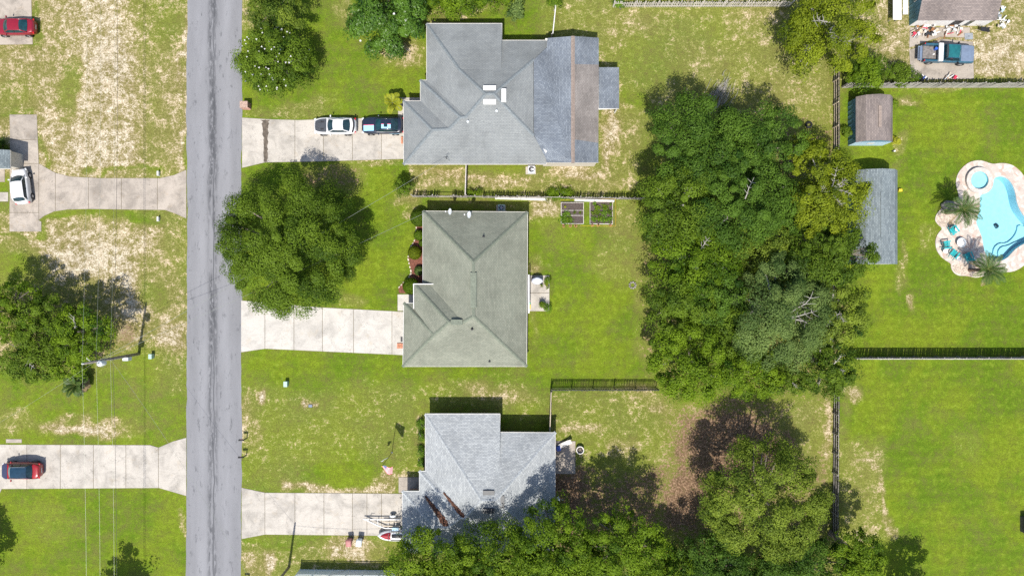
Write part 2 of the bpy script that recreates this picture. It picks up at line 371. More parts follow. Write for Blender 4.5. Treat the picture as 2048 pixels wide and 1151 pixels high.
def build_ground():
    st = .25
    xs = np.concatenate([-np.array([700, 450, 300, 200, 140, 100, 80, 68.]), np.arange(-61, 61.01, st), np.array([68., 80, 100, 140, 200, 300, 450, 700])])
    ys = np.concatenate([-np.array([700, 450, 300, 200, 140, 100, 70, 48.]), np.arange(-36, 36.01, st), np.array([48., 70, 100, 140, 200, 300, 450, 700])])
    X, Y = np.meshgrid(xs, ys); V = np.stack([X.ravel(), Y.ravel(), np.zeros(X.size)], 1)
    nx, ny = len(xs), len(ys)
    i, j = np.meshgrid(np.arange(nx - 1), np.arange(ny - 1)); a = (j * nx + i).ravel()
    F = np.stack([a, a + 1, a + nx + 1, a + nx], 1)
    ctr = V[F].mean(1); F = F[~in_poly(ctr[:, 0], ctr[:, 1], offset_poly(POOL_XY, -.32))]
    me = fast_mesh('ground', V, F)
    px = X.ravel() / S + 1024; py = 575.5 - Y.ravel() / S
    C = np.zeros((len(V), 4)); C[:, 0] = .62; C[:, 1] = .08; C[:, 3] = 1
    rng = np.random.default_rng(3)
    wob = np.zeros(len(V)); wob2 = np.zeros(len(V))
    for k in range(14):
        fx, fy, ph = rng.normal(0, .05), rng.normal(0, .05), rng.uniform(0, 6.28)
        wob += np.sin(px * fx + py * fy + ph) * 3; wob2 += np.sin(px * fy - py * fx + ph * 1.7) * 3
    qx, qy = px + wob, py + wob2
    def put(al, v):
        for k in range(3):
            if v[k] is not None: C[:, k] = C[:, k] * (1 - al) + v[k] * al
    def rect(x0, y0, x1, y1, v, soft=14, st=1.0):
        soft = soft * 1.7 if soft > 12 else soft
        d = np.maximum(np.maximum(x0 - qx, qx - x1), np.maximum(y0 - qy, qy - y1))
        put(np.clip(.5 - d / soft, 0, 1) * st, v)
    def ell(cx, cy, rx, ry, v, st=1.0, pw=2.0):
        d = ((qx - cx) / rx) ** 2 + ((qy - cy) / ry) ** 2
        put(np.exp(-d ** pw * .9) * st, v)
    N = None
    # left verge: dry straw and sand
    rect(-99, -99, 374, 360, (.30, .56, 0), 20)
    rect(145, -60, 276, 358, (.22, .82, 0), 50)
    rect(60, 230, 240, 345, (.22, .72, 0), 40)
    rect(60, 60, 130, 225, (.35, .58, 0), 40)
    rect(275, -60, 372, 95, (.62, .34, 0), 40); rect(280, 95, 330, 350, (.42, .42, 0), 30); rect(335, 150, 372, 330, (.35, .58, 0), 25)
    ell(140, 175, 24, 60, (.5, .26, 0)); ell(30, 190, 40, 40, (.5, .4, 0)); ell(215, 120, 26, 40, (.2, .9, .25)); ell(205, 310, 60, 50, (.2, .86, 0))
    rect(365, -90, 374, 360, (.3, .8, 0), 8)
    rect(-99, 418, 374, 505, (.42, .48, 0), 24); rect(90, 420, 374, 436, (.6, .2, 0), 10); rect(300, 425, 374, 520, (.45, .38, 0), 30)
    rect(90, 470, 305, 690, (.2, .95, .05), 50); rect(290, 500, 372, 700, (.42, .46, .05), 30); ell(345, 680, 26, 40, (.3, .85, .15)); ell(310, 590, 22, 30, (.6, .2, 0))
    rect(-60, 560, 225, 770, (.35, .35, .34), 40); ell(245, 670, 22, 45, (.2, .7, .5))
    rect(-99, 745, 374, 886, (.72, .10, 0), 22); rect(235, 705, 330, 850, (.55, .14, 0), 30); rect(330, 700, 374, 800, (.55, .3, 0), 20)
    ell(170, 855, 95, 20, (.2, .86, .12)); ell(30, 840, 40, 30, (.45, .35, .1)); ell(220, 845, 30, 14, (.3, .6, .15))
    rect(-99, 977, 374, 1400, (.80, .05, 0), 14); ell(100, 1040, 60, 40, (.55, .14, 0)); rect(362, 1000, 374, 1400, (.4, .5, 0), 10)
    # front lawns between road and houses
    rect(484, -99, 860, 236, (.80, .10, 0), 14); ell(800, 105, 60, 22, (.4, .55, .1)); ell(700, 20, 26, 40, (.5, .4, 0)); rect(484, -20, 520, 60, (.4, .5, .05), 20)
    ell(600, 215, 70, 20, (.55, .3, 0)); ell(540, 222, 60, 12, (.55, .3, 0))
    rect(484, 326, 860, 625, (.95, .03, 0), 14); ell(740, 328, 70, 14, (.4, .55, .05)); ell(822, 392, 30, 22, (.35, .6, .05)); ell(660, 360, 70, 30, (.35, .25, .5))
    ell(700, 600, 40, 12, (.5, .28, 0))
    rect(484, 700, 1100, 780, (.88, .08, 0), 14); rect(484, 770, 850, 986, (.62, .25, 0), 30); ell(690, 935, 80, 30, (.9, .1, 0)); ell(500, 840, 26, 55, (.4, .5, .08)); ell(535, 800, 8, 14, (.2, .95, .1))
    rect(850, 745, 1100, 830, (.66, .26, 0), 20); ell(1010, 790, 60, 22, (.45, .5, 0)); ell(960, 768, 30, 12, (.4, .46, 0)); ell(610, 805, 8, 10, (.2, .9, 0))
    rect(560, 966, 800, 986, (.3, .68, .05), 10); ell(780, 960, 30, 14, (.3, .65, .05))
    rect(484, 1066, 800, 1400, (.58, .34, 0), 14); ell(725, 1100, 60, 28, (.2, .78, .12)); ell(510, 1130, 30, 30, (.25, .62, .25)); ell(540, 1115, 8, 30, (.2, .8, .2))
    rect(835, 825, 850, 945, (.4, .45, .1), 8)
    # behind house 1
    rect(855, -99, 1110, 76, (.85, .1, 0), 14); ell(880, 40, 30, 10, (.4, .6, 0)); ell(930, 18, 80, 12, (.4, .46, .05))
    rect(1105, -99, 1680, 300, (.44, .30, .08), 30); ell(1250, 60, 50, 40, (.42, .46, 0)); ell(1310, 165, 40, 22, (.35, .62, 0)); ell(1430, 120, 130, 60, (.42, .36, .12)); ell(1520, 40, 70, 40, (.36, .46, .1))
    ell(1390, 60, 70, 30, (.5, .25, .12)); ell(1560, 200, 90, 60, (.32, .38, .26)); ell(1640, 130, 40, 50, (.36, .34, .22)); ell(1300, 130, 60, 60, (.55, .2, .02)); ell(1270, 200, 30, 24, (.7, .1, 0))
    rect(1198, 222, 1232, 345, (.2, .80, .08), 14); rect(1230, 230, 1285, 380, (.42, .38, .12), 20)
    rect(815, 326, 1290, 386, (.45, .40, 0), 16); ell(930, 355, 80, 10, (.3, .66, 0)); ell(1160, 345, 50, 14, (.25, .78, .05)); ell(1010, 360, 60, 12, (.3, .6, 0)); ell(1230, 365, 50, 16, (.3, .45, .25))
    # behind house 2
    rect(1056, 396, 1300, 770, (.86, .08, 0), 18); ell(1080, 418, 26, 30, (.25, .72, .05)); ell(1075, 535, 26, 18, (.3, .6, .25)); ell(1250, 440, 40, 50, (.42, .3, .14)); ell(1240, 520, 50, 40, (.45, .22, .1)); ell(1130, 480, 60, 40, (.65, .12, 0))
    ell(1290, 560, 26, 90, (.35, .25, .4)); ell(1295, 690, 20, 60, (.4, .2, .4)); ell(1068, 640, 10, 50, (.5, .25, .15)); rect(860, 400, 1060, 425, (.5, .25, .25), 8)
    # behind house 3
    rect(1102, 776, 1400, 990, (.60, .30, 0), 18); ell(1325, 800, 34, 22, (.25, .78, .05)); ell(1280, 785, 40, 12, (.3, .6, 0)); ell(1250, 895, 34, 16, (.35, .58, .05)); ell(1140, 855, 30, 14, (.35, .55, .05)); ell(1180, 860, 22, 14, (.35, .55, .05))
    rect(1330, 786, 1668, 1200, (.40, .34, .46), 26); ell(1600, 860, 50, 60, (.46, .32, .08)); rect(1645, 780, 1664, 930, (.3, .62, .1), 10)
    ell(1480, 900, 120, 70, (.3, .1, .9)); ell(1370, 1000, 40, 60, (.25, .3, .85)); ell(1320, 940, 36, 26, (.35, .35, .45))
    rect(1106, 935, 1330, 1400, (.35, .12, .62), 24); rect(1110, 945, 1160, 1100, (.2, .1, .95), 16)
    # woodland floor
    rect(1300, 240, 1700, 790, (.5, .05, .45), 26); ell(1400, 200, 60, 26, (.3, .3, .45)); ell(1620, 240, 70, 26, (.35, .3, .35))
    rect(760, 1075, 1800, 1400, (.5, .05, .4), 40)
    # pool garden and the big lawn
    rect(1685, 178, 2300, 700, (.95, .02, 0), 12); ell(1810, 290, 18, 18, (.45, .34, 0)); ell(1800, 196, 40, 10, (.35, .5, .1)); ell(1798, 560, 14, 40, (.55, .3, 0)); ell(1825, 600, 8, 18, (.25, .7, .1)); ell(1790, 330, 30, 20, (.6, .25, 0)); ell(1800, 500, 8, 34, (.4, .4, .2)); ell(1850, 470, 16, 24, (.6, .3, 0)); ell(1895, 560, 60, 16, (.8, .1, 0))
    ell(1960, 250, 70, 50, (.8, .12, 0)); ell(1850, 230, 40, 30, (.85, .12, 0)); ell(1745, 320, 50, 20, (.95, 0, 0))
    rect(1682, 714, 2300, 1400, (.93, .06, 0), 12); rect(1675, 875, 1772, 1090, (.42, .36, .24), 26); ell(1700, 800, 14, 20, (.3, .6, .1)); ell(1710, 990, 30, 40, (.4, .3, .28))
    for (cx, cy, rx, ry) in ((1722, 915, 22, 7), (1748, 925, 12, 9), (1764, 955, 9, 16), (1774, 985, 8, 18), (1774, 1015, 8, 18), (1778, 1045, 10, 16), (1788, 1075, 16, 18), (1730, 1075, 16, 14)): ell(cx, cy, rx, ry, (.3, .62, .22), .95)
    ell(1930, 890, 40, 34, (.7, .18, .05)); ell(1870, 840, 60, 40, (.8, .12, .03)); ell(1980, 1040, 80, 40, (.85, .1, 0))
    rect(1700, -99, 2300, 166, (.40, .56, .03), 14); ell(1990, 110, 60, 50, (.28, .78, .03)); ell(1780, 60, 40, 60, (.35, .6, .1)); ell(1980, 30, 50, 26, (.5, .4, 0)); ell(1890, 70, 70, 16, (.2, .6, .5)); ell(1730, 40, 30, 60, (.5, .35, 0))
    lo = C[:, 1] < .16; C[:, 1] = np.where(lo, C[:, 1] * .9, C[:, 1] - .01); C[:, 0] = np.where(lo, C[:, 0] + .04, C[:, 0])
    C[:, 2] = C[:, 2]
    # green fringe along the slabs
    for r_ in ((66, -60, 74, 96), (-40, 90, 74, 97), (75, 225, 85, 326), (-30, 221, 80, 229), (84, 345, 320, 356), (100, 420, 330, 430), (84, 430, 100, 470), (-30, 464, 90, 470), (-60, 879, 320, 888), (-60, 976, 330, 986), (490, 228, 620, 236), (540, 326, 810, 332), (486, 700, 806, 712), (540, 614, 800, 600), (486, 1070, 700, 1078)):
        rect(*r_, (.9, .02, 0), 7, .6)
    at = me.color_attributes.new('cover', 'FLOAT_COLOR', 'POINT'); at.data.foreach_set('color', C.astype(np.float32).ravel())
    o = link('ground', me, ground_material()); tag(o, 'lawns and dry sandy verges around the houses', 'ground', kind='structure')
build_ground()

# ------------------------------------------------------------------ road
def road_material():
    m, nt, n, l, b = newmat('weathered_asphalt'); t = NT(nt); p = t.pos(); sx = t.sep(p)
    X0 = (428 - 1024) * S
    wob = t.math('MULTIPLY', t.math('SUBTRACT', t.noise(t.scale(p, (.05, .35, 1)), 1.0, 3), .5), .45)
    dx = t.math('SUBTRACT', t.math('ADD', sx[0], wob), X0)
    ln = t.step(t.math('ABSOLUTE', dx), .03, .10, .75, 0.0)
    patch = t.noise(t.scale(p, (1.3, .10, 1)), 1.0, 4, .65)
    blot = t.noise(t.scale(p, (3.2, 1.1, 1)), 1.0, 4, .7)
    band = t.step(t.math('ABSOLUTE', t.math('ADD', dx, .12)), .12, .75, 1.0, 0.0)
    bl = t.math('MULTIPLY', t.math('MULTIPLY', band, t.step(patch, .36, .52)), t.step(blot, .36, .54))
    spk = t.step(t.noise(t.scale(p, (2.2, .7, 1)), .8, 5, .75), .56, .68, 0.0, .6)
    dark = t.math('MAXIMUM', t.math('MAXIMUM', ln, t.math('MULTIPLY', bl, .9)), spk)
    lane = t.step(t.math('ABSOLUTE', t.math('SUBTRACT', t.math('ABSOLUTE', t.math('SUBTRACT', sx[0], X0)), 1.35)), .1, .8, 1.06, .965)
    base = t.math('MULTIPLY', t.math('MULTIPLY', lane, t.step(t.noise(t.scale(p, (1, .15, 1)), .8, 4, .6), .3, .7, .92, 1.07)), t.step(t.noise(p, 20, 3, .7), .25, .75, .88, 1.12))
    cc = n.new('ShaderNodeCombineColor')
    for i in range(3): l.new(base, cc.inputs[i])
    c = t.mix(1.0, (.202, .203, .214, 1), cc.outputs[0], 'MULTIPLY')
    l.new(t.mix(dark, c, (.062, .064, .070, 1)), b.inputs['Base Color'])
    b.inputs['Roughness'].default_value = .9; b.inputs['Specular IOR Level'].default_value = .25
    l.new(t.bump(t.noise(p, 30, 3), .25, .012), b.inputs['Normal'])
    return m
def build_road():
    rng = np.random.default_rng(5); ys = np.arange(-400, 400, .3); n = len(ys)
    def wander(): 
        r = rng.normal(0, 1, n); k = np.ones(5) / 5; return np.convolve(r, k, 'same') * .06 + np.interp(ys, np.arange(-400, 401, 6), rng.normal(0, .05, 134))
    L = (373.5 - 1024) * S + wander() + ys * .0009; Rr = (483.2 - 1024) * S + wander() + ys * .0006
    c = (L + Rr) / 2
    V = np.zeros((n, 5, 3)); V[:, 0, 0] = L; V[:, 1, 0] = L + .12; V[:, 2, 0] = c; V[:, 3, 0] = Rr - .12; V[:, 4, 0] = Rr
    V[:, :, 1] = ys[:, None]; V[:, :, 2] = np.array([.006, .02, .055, .02, .006])
    V = V.reshape(-1, 3); F = []
    a = np.arange(n - 1)[:, None] * 5 + np.arange(4)[None, :]; a = a.ravel()
    F = np.stack([a, a + 1, a + 6, a + 5], 1)
    o = link('road', fast_mesh('road', V, F), road_material()); tag(o, 'grey asphalt street with a dark centre seam', 'road', kind='structure')
build_road()

# ------------------------------------------------------------------ driveways and slabs
def slab_set(name, label, cat, polys, mat, z=.03, gap=.024, kind='structure', bed=None):
    """a bed sheet with one thin concrete slab for every polygon (photo pixels)"""
    org = Vector(Gxy(*polys[0][0]) + (0,))
    t = thing(name, label, cat, org, kind=kind)
    if bed is not False:
        for pl in ([bed] if bed else polys):
            MB(org).prism([Gxy(*q) for q in pl], .002, .008).build('joint_bed', MT['joint'], t)
    for pl in polys:
        w_ = offset_poly([Gxy(*q) for q in pl], gap)
        bevel(MB(org).prism(w_, .0085, z).build('concrete_slab', mat, t), .006)
    return t
def strip(top, bot, cuts):
    """polygons between two x-sorted pixel polylines, cut at the given x"""
    def at(pl, x):
        return float(np.interp(x, [q[0] for q in pl], [q[1] for q in pl]))
    out = []
    for a, b in zip(cuts[:-1], cuts[1:]):
        tp = [(a, at(top, a))] + [q for q in top if a + .5 < q[0] < b - .5] + [(b, at(top, b))]
        bp = [(a, at(bot, a))] + [q for q in bot if a + .5 < q[0] < b - .5] + [(b, at(bot, b))]
        out.append(tp + bp[::-1])
    return out
slab_set('driveway', 'stained concrete parking pad under the red sedan at the top left', 'driveway', [[(-60, -40), (62, -40), (64, 30), (66, 89), (-60, 91)]], MT['concrete_old'])
pl = strip([(78, 327), (110, 345), (140, 353), (200, 356), (320, 356), (348, 350), (373, 339)],
           [(78, 440), (88, 432), (108, 423), (135, 419), (175, 418), (330, 420), (350, 427), (373, 437)], [78, 111, 177, 243, 315, 373])
pl += [[(19, 229), (74, 229), (76, 279), (20, 280)], [(20, 280), (76, 279), (78, 327), (20, 327)], [(20, 327), (78, 327), (78, 425), (19, 425)], [(19, 425), (78, 425), (78, 440), (83, 443), (83, 463), (19, 463)]]
slab_set('driveway', 'curved T-shaped concrete driveway with the white hatchback on it', 'driveway', pl, MT['concrete_old'])
slab_set('driveway', 'straight pale driveway under the red car with the dark roof', 'driveway', strip([(-50, 888), (0, 888), (300, 889), (317, 894), (345, 882), (373, 874)], [(-50, 990), (0, 985), (4, 977), (318, 975), (373, 991)], [-50, 54, 121, 187, 252, 317, 373]), MT['concrete'])
slab_set('driveway', 'concrete driveway with two sports cars beside the grey roofed house', 'driveway', strip([(484, 235), (530, 238), (596, 240), (812, 234)], [(484, 336), (530, 325), (640, 323), (812, 318)], [484, 531, 590, 647, 705, 763, 812]), MT['concrete'])
slab_set('driveway', 'clean empty concrete driveway of the green roofed house', 'driveway', strip([(482, 600), (640, 614), (812, 623)], [(482, 704), (530, 697), (812, 710)], [482, 530, 588, 645, 707, 784, 812]), MT['concrete_new'])
slab_set('driveway', 'patched concrete driveway with the boat trailer and watercraft', 'driveway', strip([(483, 974), (530, 984), (812, 986)], [(483, 1077), (530, 1068), (812, 1071)], [483, 530, 590, 648, 705, 734, 763, 812]), MT['concrete'])
slab_set('walkway', 'short pale front walk beside the small yellow palm', 'walkway', [[(796, 195), (850, 195), (850, 233.5), (796, 234)]], MT['concrete'])
slab_set('walkway', 'short front walk between the round shrub and the empty driveway', 'walkway', [[(795, 588), (835, 588), (835, 622.3), (795, 621.3)]], MT['concrete_new'])
slab_set('walkway', 'stained front walk beneath the flagpole', 'walkway', [[(797, 953), (845, 953), (845, 985), (797, 985)]], MT['concrete_old'])
slab_set('patio', 'concrete patio with potted plants behind the green roofed house', 'patio', [[(1050, 550), (1099, 550), (1099, 585.5), (1050, 585.5)], [(1050, 585.5), (1099, 585.5), (1099, 622), (1050, 622)]], MT['concrete'], z=.05)
slab_set('patio', 'small dirty concrete patio behind the pale roofed house', 'patio', [[(1100, 881), (1151, 881), (1151, 947), (1100, 947)]], MT['concrete_old'], z=.05)
slab_set('parking_pad', 'cracked concrete pad under the teal pickup truck', 'parking pad', [[(1818, 100), (1885, 78), (1946, 84), (1948, 158), (1822, 160)], [(1820, 55), (1940, 55), (1940, 76), (1880, 74), (1818, 96)]], MT['concrete_old'], z=.02)
slab_set('side_path', 'short paver path at the left picture edge beside the white hatchback', 'path', [[(-30, 336), (10, 336), (10, 364), (-30, 364)]], MT['concrete_old'])
slab_set('side_path', 'pale strip of pavement left of the white hatchback rear', 'path', [[(-30, 384), (17, 384), (17, 403), (-30, 403)]], MT['concrete'])
slab_set('stepping_slab', 'pale broken slab on the grass above the lower left driveway', 'slab', [[(12, 877), (44, 877), (44, 885), (12, 885)]], MT['concrete_old'])

_m = plain('damp_stain', (.105, .085, .065), .9, .35, 3)
_d = [o for o in bpy.data.objects if o.name.startswith('driveway') and 'two sports cars' in o.get('label', '')][0]
_rd = random.Random(2); _l = []; _r = []
for k in range(24):
    y = 240 + k * 84 / 23; w_ = np.interp(k, [0, 4, 12, 23], [9, 6.5, 5, 3.5]); _l.append((532.5 - w_ * _rd.uniform(.6, 1.2) - 1, y)); _r.append((532.5 + w_ * _rd.uniform(.45, .9), y))
for side in ((_l, 531.6), (_r, 530.6)):
    MB(_d.location).prism([Gxy(*q) for q in side[0]] + [Gxy(side[1] + (.5 if side[0] is _r else -.8), q[1]) for q in side[0][::-1]], .0302, .0322).build('damp_stain', _m, _d)
# ------------------------------------------------------------------ houses
def roof_uv(me):
    uvl = me.uv_layers.new(name='UVMap'); zz = Vector((0, 0, 1))
    for p in me.polygons:
        nrm = p.normal; h = zz.cross(nrm)
        h = Vector((1, 0, 0)) if h.length < 1e-3 else h.normalized()
        v = nrm.cross(h)
        for li in p.loop_indices:
            co = me.vertices[me.loops[li].vertex_index].co; uvl.data[li].uv = (co.dot(h), co.dot(v))
def faces_mesh(name, faces, mat, parent, org, idx=None, mats=None):
    vs = []; fs = []; mi = []
    for k, f in enumerate(faces):
        pts = [Vector(p) for p in f]
        tri = tessellate_polygon([[Vector((p.x, p.y, 0)) for p in pts]])
        for t in tri:
            a, b, c = [pts[i] for i in t]
            if (b - a).cross(c - a).z < 0: a, c = c, a
            q = len(vs); vs += [a - org, b - org, c - org]; fs.append((q, q + 1, q + 2)); mi.append(idx[k] if idx else 0)
    me = bpy.data.meshes.new(name); me.from_pydata([tuple(v) for v in vs], [], fs); me.update()
    for m in (mats or [mat]): me.materials.append(m)
    me.polygons.foreach_set('material_index', mi)
    # one normal for each roof slope gives one shingle layout on it
    roof_uv(me)
    return link(name, me, None, parent)
def ridge(roof, a, b, mat, org, wid=.17, up=.045, seg=.28):
    """overlapping ridge cap shingles along a hip or ridge"""
    a = Vector(a); b = Vector(b); d = b - a; L = d.length; d = d / L; u = d.cross(Vector((0, 0, 1))).normalized(); up_ = u.cross(d)
    if up_.z < 0: up_ = -up_
    drop = .5 * wid
    m = MB(org); n = max(2, int(L / seg))
    for i in range(n):
        p = a + d * (L * i / n - .02); q = a + d * (L * (i + 1) / n + .05); h0 = up_ * up; h1 = up_ * (up + .022)
        m.add([p + u * wid - Vector((0, 0, drop)) + h0, p + h0, p - u * wid - Vector((0, 0, drop)) + h0, q + u * wid - Vector((0, 0, drop)) + h1, q + h1, q - u * wid - Vector((0, 0, drop)) + h1],
              [(0, 1, 4, 3), (1, 2, 5, 4), (3, 4, 5), (0, 3, 5, 2)])
    return m.build('ridge_cap', mat, roof)
def on_plane(px, py, axis, eave, ez, sl):
    """point seen at a pixel on the slope that rises inward from an eave line (pixel row or column seen at height ez)"""
    z = ez
    e = (575.5 - eave) * S * (CAMH - ez) / CAMH if axis == 'y' else (eave - 1024) * S * (CAMH - ez) / CAMH
    for _ in range(30):
        p = G(px, py, z); d = abs((p.y if axis == 'y' else p.x) - e); z = ez + sl * d
    return G(px, py, z)
def house_shell(t, org, outline, ez, wallmat, trim, ov=.45, fascia=.2):
    """walls under the eaves, soffit and a white fascia board for each eave side"""
    out = [(p.x, p.y) for p in outline]
    wl_ = offset_poly(out, ov)
    MB(org).prism(wl_, .0, ez - fascia - .012).build('wall', wallmat, t)
    sf = offset_poly(out, .03)
    MB(org).prism(sf, ez - fragment, ez - fragment + .01).build('soffit', MT['offwhite'], t)
    n = len(out); o2 = offset_poly(out, -.035)
    for i in range(n):
        a, b = out[i], out[(i + 1) % n]; c, d = o2[(i + 1) % n], o2[i]
        MB(org).add([(a[0], a[1], ez - fascia), (b[0], b[1], ez - fascia), (c[0], c[1], ez - fascia), (d[0], d[1], ez - fascia),
                     (a[0], a[1], ez + .03), (b[0], b[1], ez + .03), (c[0], c[1], ez + .03), (d[0], d[1], ez + .03)],
                    [(3, 2, 1, 0), (4, 5, 6, 7), (0, 1, 5, 4), (1, 2, 6, 5), (2, 3, 7, 6), (3, 0, 4, 7)]).build('fascia_board', trim[i] if isinstance(trim, list) else trim, t)
fragment = .2
def wall_panel(t, org, x, y0, y1, z0, z1, name, mat, frame=True, side=-1):
    """door or window standing in a west (or east) facing wall at world x"""
    o = MB(org).box(x - .04, y0, z0, x + .02, y1, z1).build(name, mat, t)
    if frame:
        for (a, b, c, d) in ((y0 - .08, y0, z0 - .0, z1 + .08), (y1, y1 + .08, z0 - .0, z1 + .08), (y0, y1, z1, z1 + .08)):
            MB(org).box(x - .05, a, c, x + .02, b, d).build('frame', MT['white'], o)
        # children keep the local frame of the same origin
    return o
def vent(t, org, p, dx, dy, mat, h=.12):
    c = Vector(p)
    o = MB(org).cbox((c.x, c.y, c.z + h * .35), (dx, dy, h * 1.3)).build('roof_vent', mat, t)
    return bevel(o, .02)
def pipe_vent(t, org, p, mat):
    return MB(org).lathe((p[0], p[1], p[2] - .15), [(.13, 0), (.13, .17), (.055, .2), (.055, .5), (.04, .5), (.04, .45)], 10).build('vent_pipe', mat, t)

def planarize(faces, fixed, it=400):
    """slide free roof points along their sight lines until every slope is flat"""
    vs = {id(v): v for f in faces for v in f}; fx = {id(v) for v in fixed}
    pix = {k: (v.x / (S * (CAMH - v.z) / CAMH), v.y / (S * (CAMH - v.z) / CAMH)) for k, v in vs.items()}
    for _ in range(it):
        acc = {k: [] for k in vs}
        for f in faces:
            if len(f) < 4: 
                continue
            P = np.array([tuple(v) for v in f]); A = np.c_[P[:, :2], np.ones(len(P))]; wt = np.array([3.0 if id(v) in fx else 1.0 for v in f])
            co = np.linalg.lstsq(A * wt[:, None], P[:, 2] * wt, rcond=None)[0]
            for v, a in zip(f, A): acc[id(v)].append(float(a @ co))
        for k, v in vs.items():
            if k in fx or not acc[k]: continue
            z = v.z * .4 + .6 * sum(acc[k]) / len(acc[k]); kk = (CAMH - z) / CAMH
            v.x, v.y, v.z = pix[k][0] * S * kk, pix[k][1] * S * kk, z
def house_1():
    f = lambda x, y: (780 + x * .3127, 20 + y * .3127); ez = 2.9; sl = .43
    E = lambda x, y, z=ez: G(*f(x, y), z)
    Sp = lambda x, y: on_plane(*f(x, y), 'y', f(0, 985)[1], ez, sl)
    Np = lambda x, y: on_plane(*f(x, y), 'y', f(0, 195)[1], ez, sl)
    org = Vector((E(500, 600).x, E(500, 600).y, 0))
    t = thing('house', 'light grey hip roofed house with a patched blue grey rear addition', 'house', org)
    SW, WA, A, A2 = E(88, 985), E(88, 583), Sp(270, 766), Sp(377, 759)
    M0, M1, B, B2 = E(195, 582), E(195, 450), Sp(450, 685), Sp(486, 682)
    W0, NW = E(235, 450), E(235, 88); R1, R2 = Sp(612, 535), Sp(664, 535)
    NB, NB2 = Np(445, 380), Np(712, 385); N1 = E(715, 88); N2 = E(715, 195); NE = E(1006, 195)
    J0, J1 = G(*f(918, 318), 3.95), G(*f(918, 800), 3.95); J2 = G(*f(1000, 950), 3.2); SE = E(1000, 985)
    J3 = G(*f(1003, 240), 3.3)
    faces = [[SW, WA, A], [WA, M0, A2, A], [M0, M1, B, A2], [M1, W0, B2, B], [W0, NW, NB, R1, B2], [NW, N1, NB2, NB],
             [NB, NB2, N2, NE, J3, J0, R2, R1], [R2, J0, J1], [SW, A, A2, B, B2, R1, R2, J1, J2, SE]]
    planarize(faces, [SW, WA, M0, M1, W0, NW, N1, N2, NE, SE])
    roof = faces_mesh('roof', faces, MT['shingle_grey'], t, org)
    # the higher left part ends in a small cheek wall
    MB(org).add([N1, N2, NB2], [(0, 1, 2)]).build('roof_cheek', MT['offwhite'], t)
    for a, b in ((NW, NB), (NB, R1), (R1, R2), (R2, J0), (R2, J1), (R1, B2), (B2, B), (B, M1), (B, A2), (A2, A), (A, WA), (A, SW)):
        ridge(roof, a, b, MT['cap_grey'], org)
    # addition
    a0 = G(*f(1007, 180), 3.55); a1 = G(*f(1170, 168), 4.0); a2 = G(*f(1335, 178), 2.9); b1 = G(*f(1170, 976), 4.0); b2 = G(*f(1333, 976), 2.9); b0 = G(*f(1000, 976), 3.4)
    t1 = G(*f(1335, 350), 2.9); t2 = G(*f(1170, 346), 4.0); t3 = G(*f(1180, 828), 3.95); t4 = G(*f(1333, 850), 2.9)
    adds = [[a0, a1, b1, b0, G(*f(1000, 955), 3.35), G(*f(920, 800), 4.0), G(*f(920, 318), 4.0), G(*f(1003, 240), 3.5)], [a1, a2, t1, t2], [t2, t1, t4, t3], [t3, t4, b2, b1]]
    roof2 = faces_mesh('addition_roof', adds, None, t, org, [0, 0, 1, 0], [MT['shingle_blue'], MT['shingle_tan']])
    ridge(roof2, a1 + Vector((0, 0, .02)), b1 + Vector((0, 0, .02)), MT['cap_tan'], org, .2)
    p0, p1, p2, p3 = G(*f(1336, 367), 2.7), G(*f(1465, 367), 2.35), G(*f(1465, 630), 2.35), G(*f(1336, 630), 2.7)
    faces_mesh('porch_roof', [[p0, p1, p2, p3]], MT['shingle_blue'], t, org)
    MB(org).prism([(p.x, p.y) for p in (p0, p1, p2, p3)], 2.14, 2.28).build('porch_beam', MT['white'], t)
    for q in (p1, p2):
        MB(org).box(q.x - .22, q.y - .06 + (.12 if q is p2 else -.12), 0, q.x - .1, q.y + .06 + (.12 if q is p2 else -.12), 2.14).build('post', MT['white'], t)
    house_shell(t, org, [SW, SE, E(1000, 195), N2, N1, NW, W0, M1, M0, WA], ez, MT['brick'], MT['offwhite'])
    an = [(G(*f(x, y), 2.8).x, G(*f(x, y), 2.8).y) for x, y in ((985, 970), (1325, 970), (1325, 185), (1000, 190))]
    MB(org).prism(an, 0, 2.72).build('addition_wall', MT['siding'], t)
    MB(org).prism(offset_poly(an, -.12), 2.74, 2.84).build('addition_soffit', MT['offwhite'], t)
    dz = Vector((0, 0, .04))
    for g0, g1, g2, sy in ((b0, b1, b2, .12), (a0, a1, a2, -.12)):
        o_ = Vector((0, sy, 0)); q0, q2 = Vector((g0.x, g0.y, 2.84)), Vector((g2.x - .1, g2.y, 2.84))
        MB(org).add([q0 + o_, q2 + o_, g2 + o_ - dz, g1 + o_ - dz, g0 + o_ - dz], [(0, 1, 2, 3, 4)]).build('gable_wall', MT['siding'], t)
    for zx, zy, a, b in ((637, 499, 1.32, .5), (638, 588, 1.32, .55), (728, 547, .5, 1.4)):
        p = G(*f(zx, zy), R1.z - .22); vent(t, org, p, a, b, MT['white'])
    for zx, zy in ((498, 713), (682, 645)): pipe_vent(t, org, Sp(zx, zy) + Vector((0, 0, .05)), MT['light_metal'])
    # odd white framed hatch at the lower right slope
    p = G(*f(996, 876), 3.62)
    hp = MB(org).prism([(p.x - .35, p.y + .62), (p.x + .32, p.y + .62), (p.x + .34, p.y - .1), (p.x, p.y - .68), (p.x - .3, p.y - .1)], p.z - .2, p.z + .1).build('roof_hatch', MT['white'], t)
    MB(org).prism([(p.x - .2, p.y + .45), (p.x + .2, p.y + .45), (p.x + .18, p.y - .1), (p.x - .02, p.y - .35), (p.x - .16, p.y - .1)], p.z + .1, p.z + .13).build('hatch_pane', MT['grey_metal'], hp)
    x = SW.x + .45
